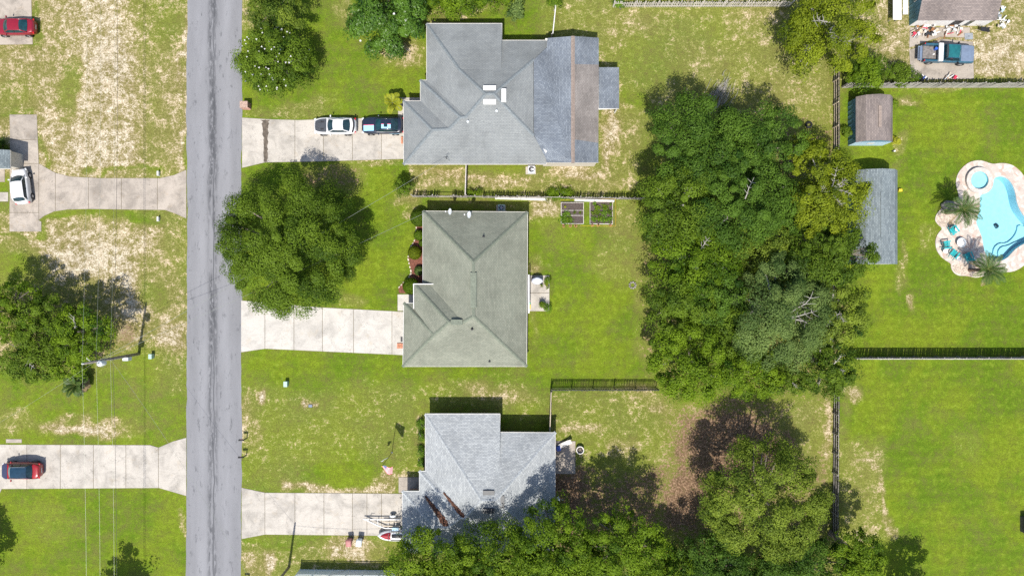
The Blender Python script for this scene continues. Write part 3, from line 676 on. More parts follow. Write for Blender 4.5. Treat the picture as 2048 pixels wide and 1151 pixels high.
    wall_panel(t, org, x, SW.y + 1.2, WA.y - 1.0, 0.03, 2.25, 'garage_door', MT['white'])
    x = NW.x + .45
    wall_panel(t, org, x, W0.y + 1.6, W0.y + 3.2, .8, 2.2, 'window', MT['glass'])
    wall_panel(t, org, M0.x + .45, M0.y + .7, M0.y + 1.65, .03, 2.15, 'front_door', MT['navy_paint'])
    return t
def house_2():
    ez = 2.5; sl = .58
    E = lambda x, y, z=ez: G(x, y, z)
    Sp = lambda x, y: on_plane(x, y, 'y', 732, ez, sl)
    org = Vector((E(940, 580).x, E(940, 580).y, 0))
    t = thing('house', 'grey green hip roofed house with white gutters in the middle of the street', 'house', org)
    SW, WA, A = E(806, 732), E(808, 606), Sp(868, 669); Wd = E(829, 606)
    M1, M0 = E(828, 568, 3.2), E(828, 617, 3.2); B, C = Sp(898, 644), Sp(926, 644); V = G(860, 569, 3.2)
    NW, W0 = E(846, 422), E(846, 570); NE, SE = E(1055, 424), E(1053, 732); D = Sp(947, 632); Nn = on_plane(947, 523, 'y', 423, ez, sl)
    zz = (D.z + Nn.z) / 2; D = G(947, 632, zz); Nn = G(947, 523, zz)
    faces = [[SW, WA, A], [WA, Wd, A], [M1, M0, A, B], [M1, V, C, B], [NW, W0, V, C, D, Nn], [SW, A, B, C, D, SE], [SE, D, Nn, NE], [NE, Nn, NW]]
    planarize(faces, [SW, WA, NW, W0, NE, SE, Wd])
    zz = (D.z + Nn.z) / 2
    roof = faces_mesh('roof', faces, MT['shingle_green'], t, org)
    for a, b in ((NW, Nn), (NE, Nn), (Nn, D), (D, SE), (D, C), (C, B), (B, A), (B, M1), (A, WA), (A, SW)): ridge(roof, a, b, MT['cap_green'], org)
    # raised ridge vent
    p, q = G(947, 545, zz + .05), G(947, 615, zz + .05)
    MB(org).box(p.x - .32, q.y, p.z - .16, p.x + .32, p.y, p.z + .05).build('ridge_vent', MT['cap_green'], t)
    r0, r1 = G(902, 644, B.z + .04), G(925, 644, B.z + .04)
    MB(org).box(r0.x, r0.y - .28, r0.z - .14, r1.x, r0.y + .28, r0.z + .05).build('ridge_vent', MT['cap_green'], t)
    house_shell(t, org, [SW, SE, NE, NW, W0, E(829, 570), Wd, WA], ez, MT['brick'], [MT['offwhite']] * 3 + [MT['white']] * 5)
    # raised eave of the entry
    MB(org).box(M1.x - .05, M0.y, 2.52, M1.x + .03, M1.y + .05, 3.24).build('entry_fascia', MT['white'], t)
    MB(org).box(M1.x - .05, M1.y - .03, 2.52, V.x + .4, M1.y + .06, 3.22).build('entry_fascia', MT['white'], t)
    for px, py, m in ((967, 473, 'black'), (944, 658, 'black'), (979, 722, 'black')):
        q = on_plane(px, py, 'y', 423 if py < 500 else 732, ez, sl); pipe_vent(t, org, q, MT[m])
    wall_panel(t, org, SW.x + .45, SW.y + 1.0, WA.y - 1.2, 0.03, 2.2, 'garage_door', MT['white'])
    wall_panel(t, org, NW.x + .45, W0.y + 2.2, W0.y + 4.0, .8, 2.1, 'window', MT['glass'])
    wall_panel(t, org, Wd.x + .45, Wd.y + .5, Wd.y + 1.45, .03, 2.1, 'front_door', MT['glass'])
    # gutter on the patio side
    g0, g1 = G(1056.5, 549, 2.45), G(1055.5, 626, 2.45)
    MB(org).box(g0.x - .01, g1.y, 2.33, g0.x + .13, g0.y, 2.47).build('gutter', MT['white'], t)
    return t
def house_3():
    ez = 2.5; sl = .43
    E = lambda x, y, z=ez: G(x, y, z)
    Sp = lambda x, y: on_plane(x, y, 'y', 1104, ez, sl)
    Np = lambda x, y: on_plane(x, y, 'y', 863.5, ez, sl)
    org = Vector((E(950, 960).x, E(950, 960).y, 0))
    t = thing('house', 'pale grey shingled house partly under tall trees at the bottom', 'house', org)
    SW, WA, A, A2 = E(805, 1104), E(805, 981.5), Sp(868, 1055), Sp(898, 1055)
    M0, M1, B, B2 = E(839, 981.5), E(839, 941.5), Sp(921, 1036), Sp(930, 1036)
    W0, NW = E(851, 941.5), E(851, 828); R1, R2 = Sp(963, 1000.5), Sp(992, 1000.5)
    N1 = E(1000, 828); N2 = E(1000, 863.5); NE, SE = E(1110.5, 864.5), E(1110, 1104); NB2 = Np(1000, 929)
    faces = [[SW, WA, A], [WA, M0, A2, A], [M0, M1, B, A2], [M1, W0, B2, B], [W0, NW, R1, B2], [NW, N1, NB2, R2, R1], [NB2, N2, NE, R2], [NE, SE, R2], [SW, A, A2, B, B2, R1, R2, SE]]
    planarize(faces, [SW, WA, M0, M1, W0, NW, N1, N2, NE, SE])
    roof = faces_mesh('roof', faces, MT['shingle_white'], t, org)
    MB(org).add([N1, N2, NB2], [(0, 1, 2)]).build('roof_cheek', MT['offwhite'], t)
    for a, b in ((NW, R1), (R1, R2), (R2, NE), (R2, SE), (R1, B2), (B2, B), (B, M1), (B, A2), (A2, A), (A, WA), (A, SW)): ridge(roof, a, b, MT['cap_white'], org)
    house_shell(t, org, [SW, SE, NE, N2, N1, NW, W0, M1, M0, WA], ez, MT['brick'], [MT['offwhite']] * 5 + [MT['white']] * 5)
    # leaf litter lying in the two valleys
    rng = random.Random(4)
    for (a, b, w0) in (((886, 985), (927, 1034), .26), ((850, 993), (893, 1050), .38)):
        m = MB(org); n = 34
        for i in range(n):
            k = i / n; px = a[0] + (b[0] - a[0]) * k; py = a[1] + (b[1] - a[1]) * k
            p = on_plane(px, py, 'y', 1104, ez, sl)
            e0, e1 = (W0, B2) if w0 < .3 else (M0, A2); kk = max(0, min(1, (p.x - e0.x) / (e1.x - e0.x))); p = G(px, py, e0.z + (e1.z - e0.z) * kk + .05)
            wd = w0 * (.35 + .9 * k) * rng.uniform(.6, 1.2)
            ax = Vector((.64, -.77, 0))
            pr = [(p.x + math.cos(u) * wd * rng.uniform(.7, 1.1) * .8 + ax.x * .1, p.y + math.sin(u) * wd * rng.uniform(.7, 1.1)) for u in [q * math.pi / 4 for q in range(8)]]
            m.prism(pr, p.z - .3, p.z + .05 * rng.random())
        o = m.build('valley_leaf_litter', MT['leaf_litter'], t); o['kind'] = 'stuff'
    for px, py, a, b in ((977.5, 984, 1.2, .5), (1004, 1002, .5, 1.3), (976.7, 1020, 1.2, .5)):
        vent(t, org, G(px, py, R1.z - .30), a, b, MT['dark_metal'], .16)
    wall_panel(t, org, SW.x + .45, SW.y + 1.0, WA.y - 1.2, 0.03, 2.2, 'garage_door', MT['white'])
    wall_panel(t, org, NW.x + .45, W0.y + 2.0, W0.y + 3.8, .8, 2.1, 'window', MT['glass'])
    wall_panel(t, org, M0.x + .45, M0.y + .6, M0.y + 1.55, .03, 2.1, 'front_door', MT['navy_paint'])
    g = G(850, 830, 2.5), G(1000, 830, 2.5)
    MB(org).box(g[0].x, g[0].y + .08, 2.34, g[1].x, g[0].y + .2, 2.47).build('gutter', MT['white'], t)
    return t
h1 = house_1(); h2 = house_2(); h3 = house_3()

def gambrel(name, label, x0, x1, y0, y1, xb0, xr, xb1, hw, hb, hr, roofm, wallm, capm, gable):
    """barn roofed shed; ground plan in world metres"""
    org = Vector(((x0 + x1) / 2, (y0 + y1) / 2, 0)); t = thing(name, label, 'shed', org); o = .08
    pr = [(x0, hw), (xb0, hb), (xr, hr), (xb1, hb), (x1, hw)]
    ex = [(x0 - .06, hw - .06)] + pr[1:4] + [(x1 + .06, hw - .06)]
    fs = []
    for (a, b) in zip(ex[:-1], ex[1:]): fs.append([(a[0], y0 - o, a[1] + .03), (b[0], y0 - o, b[1] + .03), (b[0], y1 + o, b[1] + .03), (a[0], y1 + o, a[1] + .03)])
    roof = faces_mesh('roof', fs, roofm, t, org)
    rv = MB(org).box(xr - .16, y0 + (y1 - y0) * .28, hr - .02, xr + .16, y0 + (y1 - y0) * .76, hr + .07).build('ridge_vent', capm, roof)
    bdy = [(x0 + .03, 0)] + [(a, z - .03) for a, z in [(x0 + .03, hw)] + pr[1:4] + [(x1 - .03, hw)]] + [(x1 - .03, 0)]
    m = MB(org); n = len(bdy)
    m.add([(a, y0, z) for a, z in bdy] + [(a, y1, z) for a, z in bdy], [tuple(range(n)), tuple(reversed(range(n, 2 * n)))] + [((i + 1) % n, i, n + i, n + (i + 1) % n) for i in range(n)])
    m.build('wall', wallm, t)
    MB(org).box(x0 + .02, y0 - .015, .0, x1 - .02, y0 - .003, hw - .1).build('gable_siding', gable, t)
    # battens on the west wall
    for k in range(1, 9):
        y = y0 + (y1 - y0) * k / 9; MB(org).box(x0 - .005, y - .03, .05, x0 + .035, y + .03, hw - .08).build('batten', wallm, t)
    return t, org
px_ = lambda v: v * S
sx0, sx1 = px_(671), px_(740.5); sy0, sy1 = px_(575.5 - 291), px_(575.5 - 205)
ta, oa = gambrel('garden_shed', 'brown shingled barn roof shed with blue walls beside the fence', sx0, sx1, sy0, sy1, sx0 + .62, (sx0 + sx1) / 2, sx1 - .62, 2.0, 2.75, 3.1, MT['shingle_brown'], MT['blue_siding'], MT['cap_tan'], MT['pale_blue'])
MB(oa).box((sx0 + sx1) / 2 - .35, sy0 - .03, .9, (sx0 + sx1) / 2 + .35, sy0 - .016, 1.5).build('window', MT['offwhite'], ta)
MB(oa).box(sx1 - .02, sy0 + 1.1, .0, sx1 + .34, sy0 + 2.9, .12).build('door_step', MT['wood_tan'], ta)
bx0, bx1 = px_(670.6), px_(750); by0, by1 = px_(575.5 - 528), px_(575.5 - 348)
tb, ob = gambrel('garden_shed', 'long slate shingled shed half under the trees by the pool lawn', bx0, bx1, by0, by1, bx0 + .65, (bx0 + bx1) / 2, bx1 - .65, 2.0, 2.75, 3.1, MT['shingle_slate'], MT['blue_siding'], MT['cap_slate'], MT['offwhite'])
# outbuilding at the top right with a brown shingled gable
def outbuilding():
    a = G(1818, 51.5); xw, ys = a.x, a.y; xe = G(1968, 50).x; yn = ys + 6.4; yr = ys + 3.2; hz, hr = 1.9, 3.2
    org = Vector((xw + 2, ys + 3, 0)); t = thing('outbuilding', 'blue sided outbuilding with brown shingles behind the junk piles', 'outbuilding', org)
    o = .12
    roof = faces_mesh('roof', [[(xw - o, ys - .15, hz - .06), (xe + o, ys - .15, hz - .06), (xe + o, yr, hr), (xw - o, yr, hr)], [(xw - o, yr, hr), (xe + o, yr, hr), (xe + o, yn + .15, hz - .06), (xw - o, yn + .15, hz - .06)]], MT['shingle_brown'], t, org)
    ridge(roof, (xw - o, yr, hr), (xe + o, yr, hr), MT['cap_tan'], org)
    m = MB(org); p = [(ys, 0), (ys, hz - .04), (yr, hr - .06), (yn, hz - .04), (yn, 0)]
    m.add([(xw, y, z) for y, z in p] + [(xe, y, z) for y, z in p], [tuple(reversed(range(5))), tuple(range(5, 10))] + [(i, (i + 1) % 5, 5 + (i + 1) % 5, 5 + i) for i in range(5)]).build('wall', MT['blue_siding'], t)
    MB(org).box(xw + .01, ys - .03, 0, xe - .01, ys - .002, hz - .12).build('front_siding', MT['white'], t)
    wf = MB(org).box(xw - .04, ys + 2.2, 1.0, xw + .01, ys + 3.6, 2.0).build('window', MT['white'], t)
    for y in (ys + 2.26, ys + 2.94): MB(org).box(xw - .05, y, 1.06, xw - .041, y + .6, 1.94).build('pane', MT['glass'], wf)
    for k in range(1, 12):
        y = ys + 6.4 * k / 12; MB(org).box(xw - .025, y - .02, .02, xw - .002, y + .02, hz + .2).build('batten', MT['blue_siding'], t)
    for (u, v, mm) in ((.15, .26, 'offwhite'), (.5, .62, 'black'), (.7, .76, 'glass')):
        MB(org).box(xw + (xe - xw) * u, ys - .06, .1, xw + (xe - xw) * v, ys - .031, 1.6).build('front_panel', MT[mm], t)
outbuilding()
# corner of the house at the left picture edge
def left_house():
    c = G(20, 337, 2.5); n0 = G(17, 231, 2.5); org = Vector((c.x - 4, (c.y + n0.y) / 2, 0))
    t = thing('house', 'corner of a slate blue roofed house at the left picture edge', 'house', org); xl = c.x - 9; yn = n0.y + 1.0
    cy = (c.y + yn) / 2; hh = 2.5 + .4 * (yn - c.y) / 2; hx = (yn - c.y) / 2
    yg = G(17, 300, 2.5).y
    roof = faces_mesh('roof', [[c, (c.x, yg, 2.5), (c.x - 2.2, yg, 3.3), (c.x - 2.2, c.y + 1.0, 3.3)], [(xl, c.y, 2.5), c, (c.x - 2.2, c.y + 1.0, 3.3), (xl, c.y + 1.0, 3.3)], [(xl, c.y + 1, 3.3), (c.x - 2.2, c.y + 1.0, 3.3), (c.x - 2.2, yg, 3.3), (xl, yg, 3.3)]], MT['shingle_slate'], t, org)
    MB(org).box(xl + .4, c.y + .35, 0, c.x - .35, yg, 2.4).build('wall', MT['siding'], t)
    MB(org).box(xl, c.y - .02, 2.33, c.x + .02, yg, 2.46).build('soffit', MT['offwhite'], t)
left_house()
# ------------------------------------------------------------------ trees and shrubs
LEAF = {
 'oak':    leafmat('oak_leaves', (.022, .054, .005), (.122, .190, .015), .25),
 'dark':   leafmat('dark_leaves', (.015, .046, .006), (.092, .168, .018), .24),
 'yellow': leafmat('yellow_green_leaves', (.048, .080, .005), (.212, .262, .014), .30),
 'grey':   leafmat('silver_green_leaves', (.036, .074, .017), (.170, .240, .062), .25),
 'bright': leafmat('bright_leaves', (.027, .070, .005), (.155, .240, .012), .28),
 'lime':   leafmat('lime_leaves', (.027, .070, .005), (.182, .270, .017), .30),
 'glossy': leafmat('magnolia_leaves', (.014, .050, .005), (.088, .172, .016), .10, .4, .25),
 'olive':  leafmat('olive_leaves', (.022, .056, .006), (.180, .240, .026), .26),
 'frond':  leafmat('palm_fronds', (.028, .070, .014), (.105, .165, .035), .25, .45, .3),
 'dryfrond': leafmat('dry_fronds', (.16, .11, .05), (.42, .33, .20), .25, .7),
 'yfrond': leafmat('yellow_fronds', (.15, .19, .015), (.44, .45, .04), .35, .5),
 'veg':    leafmat('vegetable_leaves', (.045, .11, .010), (.17, .29, .025), .35),
}
def leaf_quads(P, Nn, size, rng, asp=.5, fold=.15):
    """rhombus leaves at points P facing roughly Nn"""
    n = len(P); r = rng.normal(size=(n, 3)); Nn = Nn / np.linalg.norm(Nn, axis=1, keepdims=True)
    U = np.cross(Nn, r); U /= np.linalg.norm(U, axis=1, keepdims=True) + 1e-9; W = np.cross(Nn, U)
    s = size * rng.uniform(.65, 1.35, n)[:, None]
    V = np.empty((n, 4, 3)); V[:, 0] = P - U * s * .5; V[:, 2] = P + U * s * .5
    V[:, 1] = P + W * s * .5 * asp + Nn * s * fold * .5 - U * s * .06; V[:, 3] = P - W * s * .5 * asp + Nn * s * fold * .5 - U * s * .06
    return V.reshape(-1, 3)
def leaf_mesh(name, V, tint, mat, parent, kind=None):
    F = np.arange(len(V)).reshape(-1, 4); me = fast_mesh(name, V, F)
    a = me.attributes.new('tint', 'FLOAT', 'FACE'); a.data.foreach_set('value', np.clip(tint, 0, 1).astype(np.float32))
    o = link(name, me, mat, parent)
    return o
def blob_radius(rng, lumps=7, amp=.16):
    """uneven outline: radius factor over direction"""
    D = rng.normal(size=(lumps, 3)); D /= np.linalg.norm(D, axis=1, keepdims=True); A = rng.uniform(-amp, amp * 1.3, lumps); K = rng.uniform(3, 7, lumps)
    def f(d): return 1 + sum(A[i] * np.exp(K[i] * (d @ D[i] - 1)) for i in range(lumps))
    return f
def tree(label, px, py, rpx, h, kind, seed, leaf=.30, lai=3.4, flat=.62, name='tree', cat='tree', group=None, ell=(1, 1, 0), limbs=6, bare=0, bark='bark', clump=.24, light=0.0, amp=.12, trunk=True, sparse=1.0, tight=False):
    """crown centre seen at px, py with pixel radius rpx; total height h metres"""
    rng = np.random.default_rng(seed); rd = random.Random(seed)
    Rr0 = rpx * 1.06 * S * (CAMH - h * .7) / CAMH; hz = Rr0 * flat
    hz = min(hz, h * .48); cz = h - hz
    c = G(px, py, cz); base = Vector((c.x + rd.uniform(-.4, .4), c.y + rd.uniform(-.4, .4), 0))
    t = thing(name, label, cat, base, group=group)
    # clusters over an uneven dome
    Rc = max(.42, Rr0 * clump); ncl = int(2.7 * (Rr0 / Rc) ** 2 * sparse)
    fr = blob_radius(rng, 9, amp)
    d = rng.normal(size=(ncl, 3)); d[:, 2] = np.abs(d[:, 2]) - .35 * rng.random(len(d)); d /= np.linalg.norm(d, axis=1, keepdims=True)
    rf = fr(d) * np.where(rng.random(ncl) < .68, rng.uniform(.84, 1.0, ncl), rng.uniform(.2, .82, ncl))
    if tight: rf = fr(d) * np.where(rng.random(ncl) < .8, rng.uniform(.92, 1.0, ncl), rng.uniform(.4, .9, ncl))
    ca, sa = math.cos(ell[2]), math.sin(ell[2])
    def shape(v):
        x = v[:, 0] * ell[0]; y = v[:, 1] * ell[1]
        return np.stack([(x * ca - y * sa) * (Rr0 - Rc * .6), (x * sa + y * ca) * (Rr0 - Rc * .6), v[:, 2] * hz * .92], 1)
    CC = shape(d * rf[:, None]); CC[:, 2] += rng.normal(0, .12 * hz, ncl)
    area = math.pi * Rr0 * Rr0 * ell[0] * ell[1]; la = leaf * leaf * .25
    nl = int(area * lai / la); per = np.maximum(8, (nl / ncl * rng.uniform(.6, 1.4, ncl))).astype(int)
    idx = np.repeat(np.arange(ncl), per); n = len(idx)
    ld = rng.normal(size=(n, 3)); ld /= np.linalg.norm(ld, axis=1, keepdims=True)
    ld[:, 2] = np.where(ld[:, 2] < -.3, -ld[:, 2], ld[:, 2])
    rr = rng.uniform(.3, 1.0, n) ** .6
    spray = rng.random(n) < .035; rr = np.where(spray, rr * rng.uniform(1.02, 1.35, n), rr)
    cr = Rc * np.clip(rng.lognormal(-.12, .38, ncl), .4, 1.7)
    if tight: cr = np.minimum(cr, Rc * 1.05); rr = np.minimum(rr, 1.08)
    # every clump is a spray drawn out away from the trunk
    oo = CC[:, :2] + rng.normal(0, .25 * Rr0, (ncl, 2)); oo /= np.linalg.norm(oo, axis=1, keepdims=True) + 1e-6
    lx = ld[:, 0] * 1.2; ly = ld[:, 1] * .86; ox, oy = oo[idx, 0], oo[idx, 1]
    off = np.stack([lx * ox - ly * oy, lx * oy + ly * ox, ld[:, 2] * .58 - .12 * np.abs(lx)], 1)
    P = CC[idx] + off * (rr * cr[idx])[:, None]
    Nn = off * .75 + np.array([0, -.05, .62]) + rng.normal(0, .36, (n, 3)) + (CC[idx] / Rr0) * .3
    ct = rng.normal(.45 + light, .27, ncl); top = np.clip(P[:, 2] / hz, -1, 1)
    tint = ct[idx] + rng.normal(0, .16, n) + .16 * top + .22 * (off[:, 2] * rr)  # shading put into the tint: leaves lighter higher up, darker below
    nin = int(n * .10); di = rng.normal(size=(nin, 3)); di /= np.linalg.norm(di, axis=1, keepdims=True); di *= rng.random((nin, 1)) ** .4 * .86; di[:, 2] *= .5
    P = np.concatenate([P, shape(di)]); Nn = np.concatenate([Nn, np.array([0, 0, .8]) + rng.normal(0, .5, (nin, 3))]); tint = np.concatenate([tint, rng.normal(.3 + light, .15, nin)])  # inner leaves tinted darker as a shaded crown interior
    V = leaf_quads(P, Nn, leaf, rng)
    V += np.array([c.x - base.x, c.y - base.y, cz])
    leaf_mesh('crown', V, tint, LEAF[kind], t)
    if trunk:
        m = MB(); tr = max(.07, .032 * h + .018 * Rr0)
        fork = Vector((c.x - base.x, c.y - base.y, max(.5, cz - hz * .55)))
        m.tube([(0, 0, -.05), (0, 0, .12), fork * .5 + Vector((rd.uniform(-.15, .15), rd.uniform(-.15, .15), 0)), fork, fork + Vector((0, 0, hz * .9))], [tr * 1.45, tr * 1.1, tr * .9, tr * .75, tr * .2], 8)
        m.build('trunk', MT[bark], t, smooth=True)
        top_c = np.array([c.x - base.x, c.y - base.y, cz])
        far = np.argsort(-np.linalg.norm(CC[:, :2], axis=1))[:max(limbs * 3, 6)]
        for k in range(limbs):
            e = Vector(CC[far[(k * 3) % len(far)]] + top_c); s = fork + Vector((0, 0, rd.uniform(-.3, hz * .4))); mid = s.lerp(e, .5) + Vector((rd.uniform(-.4, .4), rd.uniform(-.4, .4), rd.uniform(-.2, .5)))
            MB().tube([s, mid, e], [tr * .5, tr * .32, tr * .08], 5).build('limb', MT[bark], t, smooth=True)
        for k in range(bare):      # bare grey branches that show on top of the crown
            a = rd.uniform(0, 6.28); q = rd.uniform(.15, .45) * Rr0; s = Vector((c.x - base.x + math.cos(a) * q * .3, c.y - base.y + math.sin(a) * q * .3, cz + hz * .55))
            pts = [s]; dirv = Vector((math.cos(a), math.sin(a), .32)); ln = rd.uniform(.25, .55) * Rr0
            for i in range(4):
                dirv = (dirv + Vector((rd.uniform(-.4, .4), rd.uniform(-.4, .4), rd.uniform(-.05, .15)))).normalized(); pts.append(pts[-1] + dirv * ln / 4)
            mm = MB().tube(pts, [.075, .06, .045, .03, .015], 5)
            for i in (1, 2, 3):
                for sg in (-1, 1):
                    dv = Vector((-dirv.y * sg, dirv.x * sg, .25)).normalized() * ln * rd.uniform(.15, .3) + dirv * .2
                    mm.tube([pts[i], pts[i] + dv * .6, pts[i] + dv + Vector((rd.uniform(-.1, .1), rd.uniform(-.1, .1), .05))], [.035, .025, .01], 4)
            mm.build('bare_branch', MT['bark_grey'], t)
    return t, c, hz, Rr0
def shrub(label, px, py, rpx, h, kind, seed, leaf=.12, name='shrub', cat='shrub', group=None, lai=3.5, clump=.35, amp=.08, ell=(1, 1, 0), loose=False):
    return tree(label, px, py, rpx, h, kind, seed, leaf=leaf, lai=lai, flat=.8, name=name, cat=cat, group=group, limbs=3, clump=clump, amp=amp, ell=ell)
def ball(label, px, py, rpx, h, kind, seed, leaf=.09, group=None):
    """tightly clipped round shrub"""
    rng = np.random.default_rng(seed); Rr = rpx * S * .98; c = G(px, py, h * .5); t = thing('shrub', label, 'shrub', (c.x, c.y, 0), group=group)
    n = int(2 * math.pi * Rr * Rr * 3.2 / (leaf * leaf * .25)); d = rng.normal(size=(n, 3)); d /= np.linalg.norm(d, axis=1, keepdims=True); d[:, 2] = np.abs(d[:, 2]) - .25 * rng.random(n)
    P = d * np.array([Rr, Rr, h * .5]) * rng.uniform(.86, 1.02, n)[:, None] + np.array([0, 0, h * .5])
    low = rng.random(n) < .25; P[:, 2] = np.where(low, rng.uniform(.05, h * .5, n), P[:, 2])
    leaf_mesh('foliage', leaf_quads(P, d + rng.normal(0, .35, (n, 3)), leaf, rng, .6), rng.normal(.5, .2, n), LEAF[kind], t)
    MB().tube([(0, 0, -.03), (0, 0, h * .6)], [.05, .03], 6).build('stem', MT['bark'], t)
    return t
def palm(label, bx, by, h, nf, fl, kind, seed, dry=0, trunk=True, spread=1.0, name='palm', cat='palm', lw=.045, droop=1.0):
    """feather palm on a straight trunk; base at photo pixel bx, by"""
    rng = np.random.default_rng(seed); b = G(bx, by); t = thing(name, label, cat, (b.x, b.y, 0))
    if trunk:
        pr = []; k = 0
        while k * .12 < h: pr += [(.19 - .05 * k * .12 / h + .025, k * .12), (.16 - .05 * k * .12 / h, k * .12 + .09)]; k += 1
        MB().lathe((0, 0, -.03), pr, 10).build('trunk', MT['palm_trunk'], t)
    for i in range(nf + dry):
        isdry = i >= nf; a = i * 2.399 + rng.uniform(-.2, .2); el = (rng.uniform(.15, 1.15) if not isdry else rng.uniform(-.35, .12)); L = fl * rng.uniform(.85, 1.1) * (1 if not isdry else .95)
        pts = []; p = np.array([0, 0, h - .05]); dr = np.array([math.cos(a) * math.cos(el), math.sin(a) * math.cos(el), math.sin(el)]); ns = 9
        for s in range(ns + 1):
            pts.append(p.copy()); dr = dr + np.array([0, 0, -.085 * droop * (1 + s * .12)]); dr /= np.linalg.norm(dr); p = p + dr * L / ns
        pts = np.array(pts); V = []; tint = []
        for s in range(1, ns * 4):
            u = s / 4; j = min(int(u), ns - 1); q = pts[j] + (pts[min(j + 1, ns)] - pts[j]) * (u - j); dv = pts[min(j + 1, ns)] - pts[j]; dv /= np.linalg.norm(dv)
            sd = np.cross(dv, [0, 0, 1]); sd /= np.linalg.norm(sd) + 1e-6; ll = fl * .24 * math.sin(math.pi * min(1, (s / (ns * 4)) * .85 + .15)) ** .7 * spread
            for sg in (-1, 1):
                tip = q + sd * sg * ll * .8 + dv * ll * .65 + np.array([0, 0, -.12 * ll + rng.normal(0, .03)]); wv = dv * lw
                mid = (q + tip) / 2 + np.array([0, 0, .02])
                V += [q - wv * .5, mid - wv * .6, tip, mid + wv * .6]; tint.append(rng.normal(.5, .2))
        V = np.array(V); fo = leaf_mesh('frond', V, np.array(tint), LEAF['dryfrond' if isdry else kind], t)
        MB().tube([tuple(q) for q in pts], [.028 * (1 - .8 * s / ns) + .004 for s in range(ns + 1)], 4).build('stalk', MT['palm_trunk'] if isdry else MT['stalk'], fo)
    return t

# ---- woodland in the middle: each crown a tree of its own
WG = 'trees of the woodland block behind the houses'
wood = [
 ('tall dark green tree at the upper left corner of the woodland', 1395, 290, 108, 9.5, 'dark', .10, 0, (1, 1, 0)),
 ('broad dark green tree at the upper right of the woodland', 1512, 292, 92, 9.0, 'dark', .12, 0, (1.05, .9, 0)),
 ('wide mid green tree on the left side of the woodland by the picket fence end', 1362, 412, 86, 9.5, 'oak', .05, 1, (1, 1.05, 0)),
 ('wide dark tree in the upper middle of the woodland', 1478, 410, 98, 10.0, 'dark', .12, 1, (1.1, .95, .3)),
 ('yellow green tree with bare grey twigs touching the slate shed', 1650, 385, 84, 9.0, 'yellow', .10, 7, (.95, 1.1, 0)),
 ('low olive green tree in the gap at the centre of the woodland', 1520, 490, 70, 7.0, 'olive', 0, 0, (1.1, .8, 0)),
 ('light leaved round tree on the left edge of the woodland', 1388, 512, 82, 8.8, 'bright', -.05, 2, (1.05, .95, 0)),
 ('dark leafy tree leaning over the slate shed roof', 1668, 508, 76, 8.5, 'oak', .05, 0, (1.15, .85, 0)),
 ('large silvery green tree in the lower middle of the woodland', 1556, 628, 112, 10.5, 'grey', -.10, 3, (.98, 1.05, 0)),
 ('bushy yellow green tree at the left edge of the woodland below the light one', 1372, 610, 82, 8.0, 'oak', .18, 0, (1, 1, 0)),
 ('feathery bright green tree at the lower left corner of the woodland', 1382, 722, 92, 8.6, 'bright', .12, 0, (1, .95, 0)),
 ('lime feathery tree at the bottom of the woodland above the bare yard', 1492, 742, 70, 7.2, 'bright', .15, 0, (1.05, .85, 0)),
 ('dark tangled tree at the lower right corner of the woodland', 1655, 728, 62, 7.0, 'oak', -.05, 2, (.9, 1.1, 0)),
 ('olive tree with thin top on the right edge of the woodland', 1672, 622, 66, 7.5, 'olive', .05, 2, (.95, 1.15, 0)),
 ('dark infill tree between the woodland oaks above the silvery tree', 1440, 590, 62, 8.0, 'dark', .1, 0, (1, 1, 0)),
 ('shaded infill tree right of the silvery tree', 1610, 540, 56, 7.6, 'oak', 0, 0, (1, 1, 0)),
 ('low dark tree under the yellow green tree by the woodland centre', 1572, 420, 52, 7.0, 'dark', .1, 0, (1, 1, 0)),
 ('low dark tree at the lower middle edge of the woodland', 1575, 760, 42, 4.6, 'oak', 0, 1, (1.2, .7, 0)),
 ('shaded tree below the light round tree in the woodland', 1455, 660, 60, 7.6, 'oak', .05, 0, (1, 1, 0)),
 ('small lime tree at the top right corner of the woodland', 1612, 304, 40, 7.0, 'yellow', .12, 0, (1.1, .9, 0)),
]
for i, (lab, x, y, r, h, k, li, br, el) in enumerate(wood):
    tree(lab, x, y, r, h, k, 100 + i, leaf=.20 if k != 'grey' else .18, light=li, bare=br, ell=el, group=WG, sparse=1.2, clump=.185, bark='bark_grey' if br else 'bark', lai=3.2)
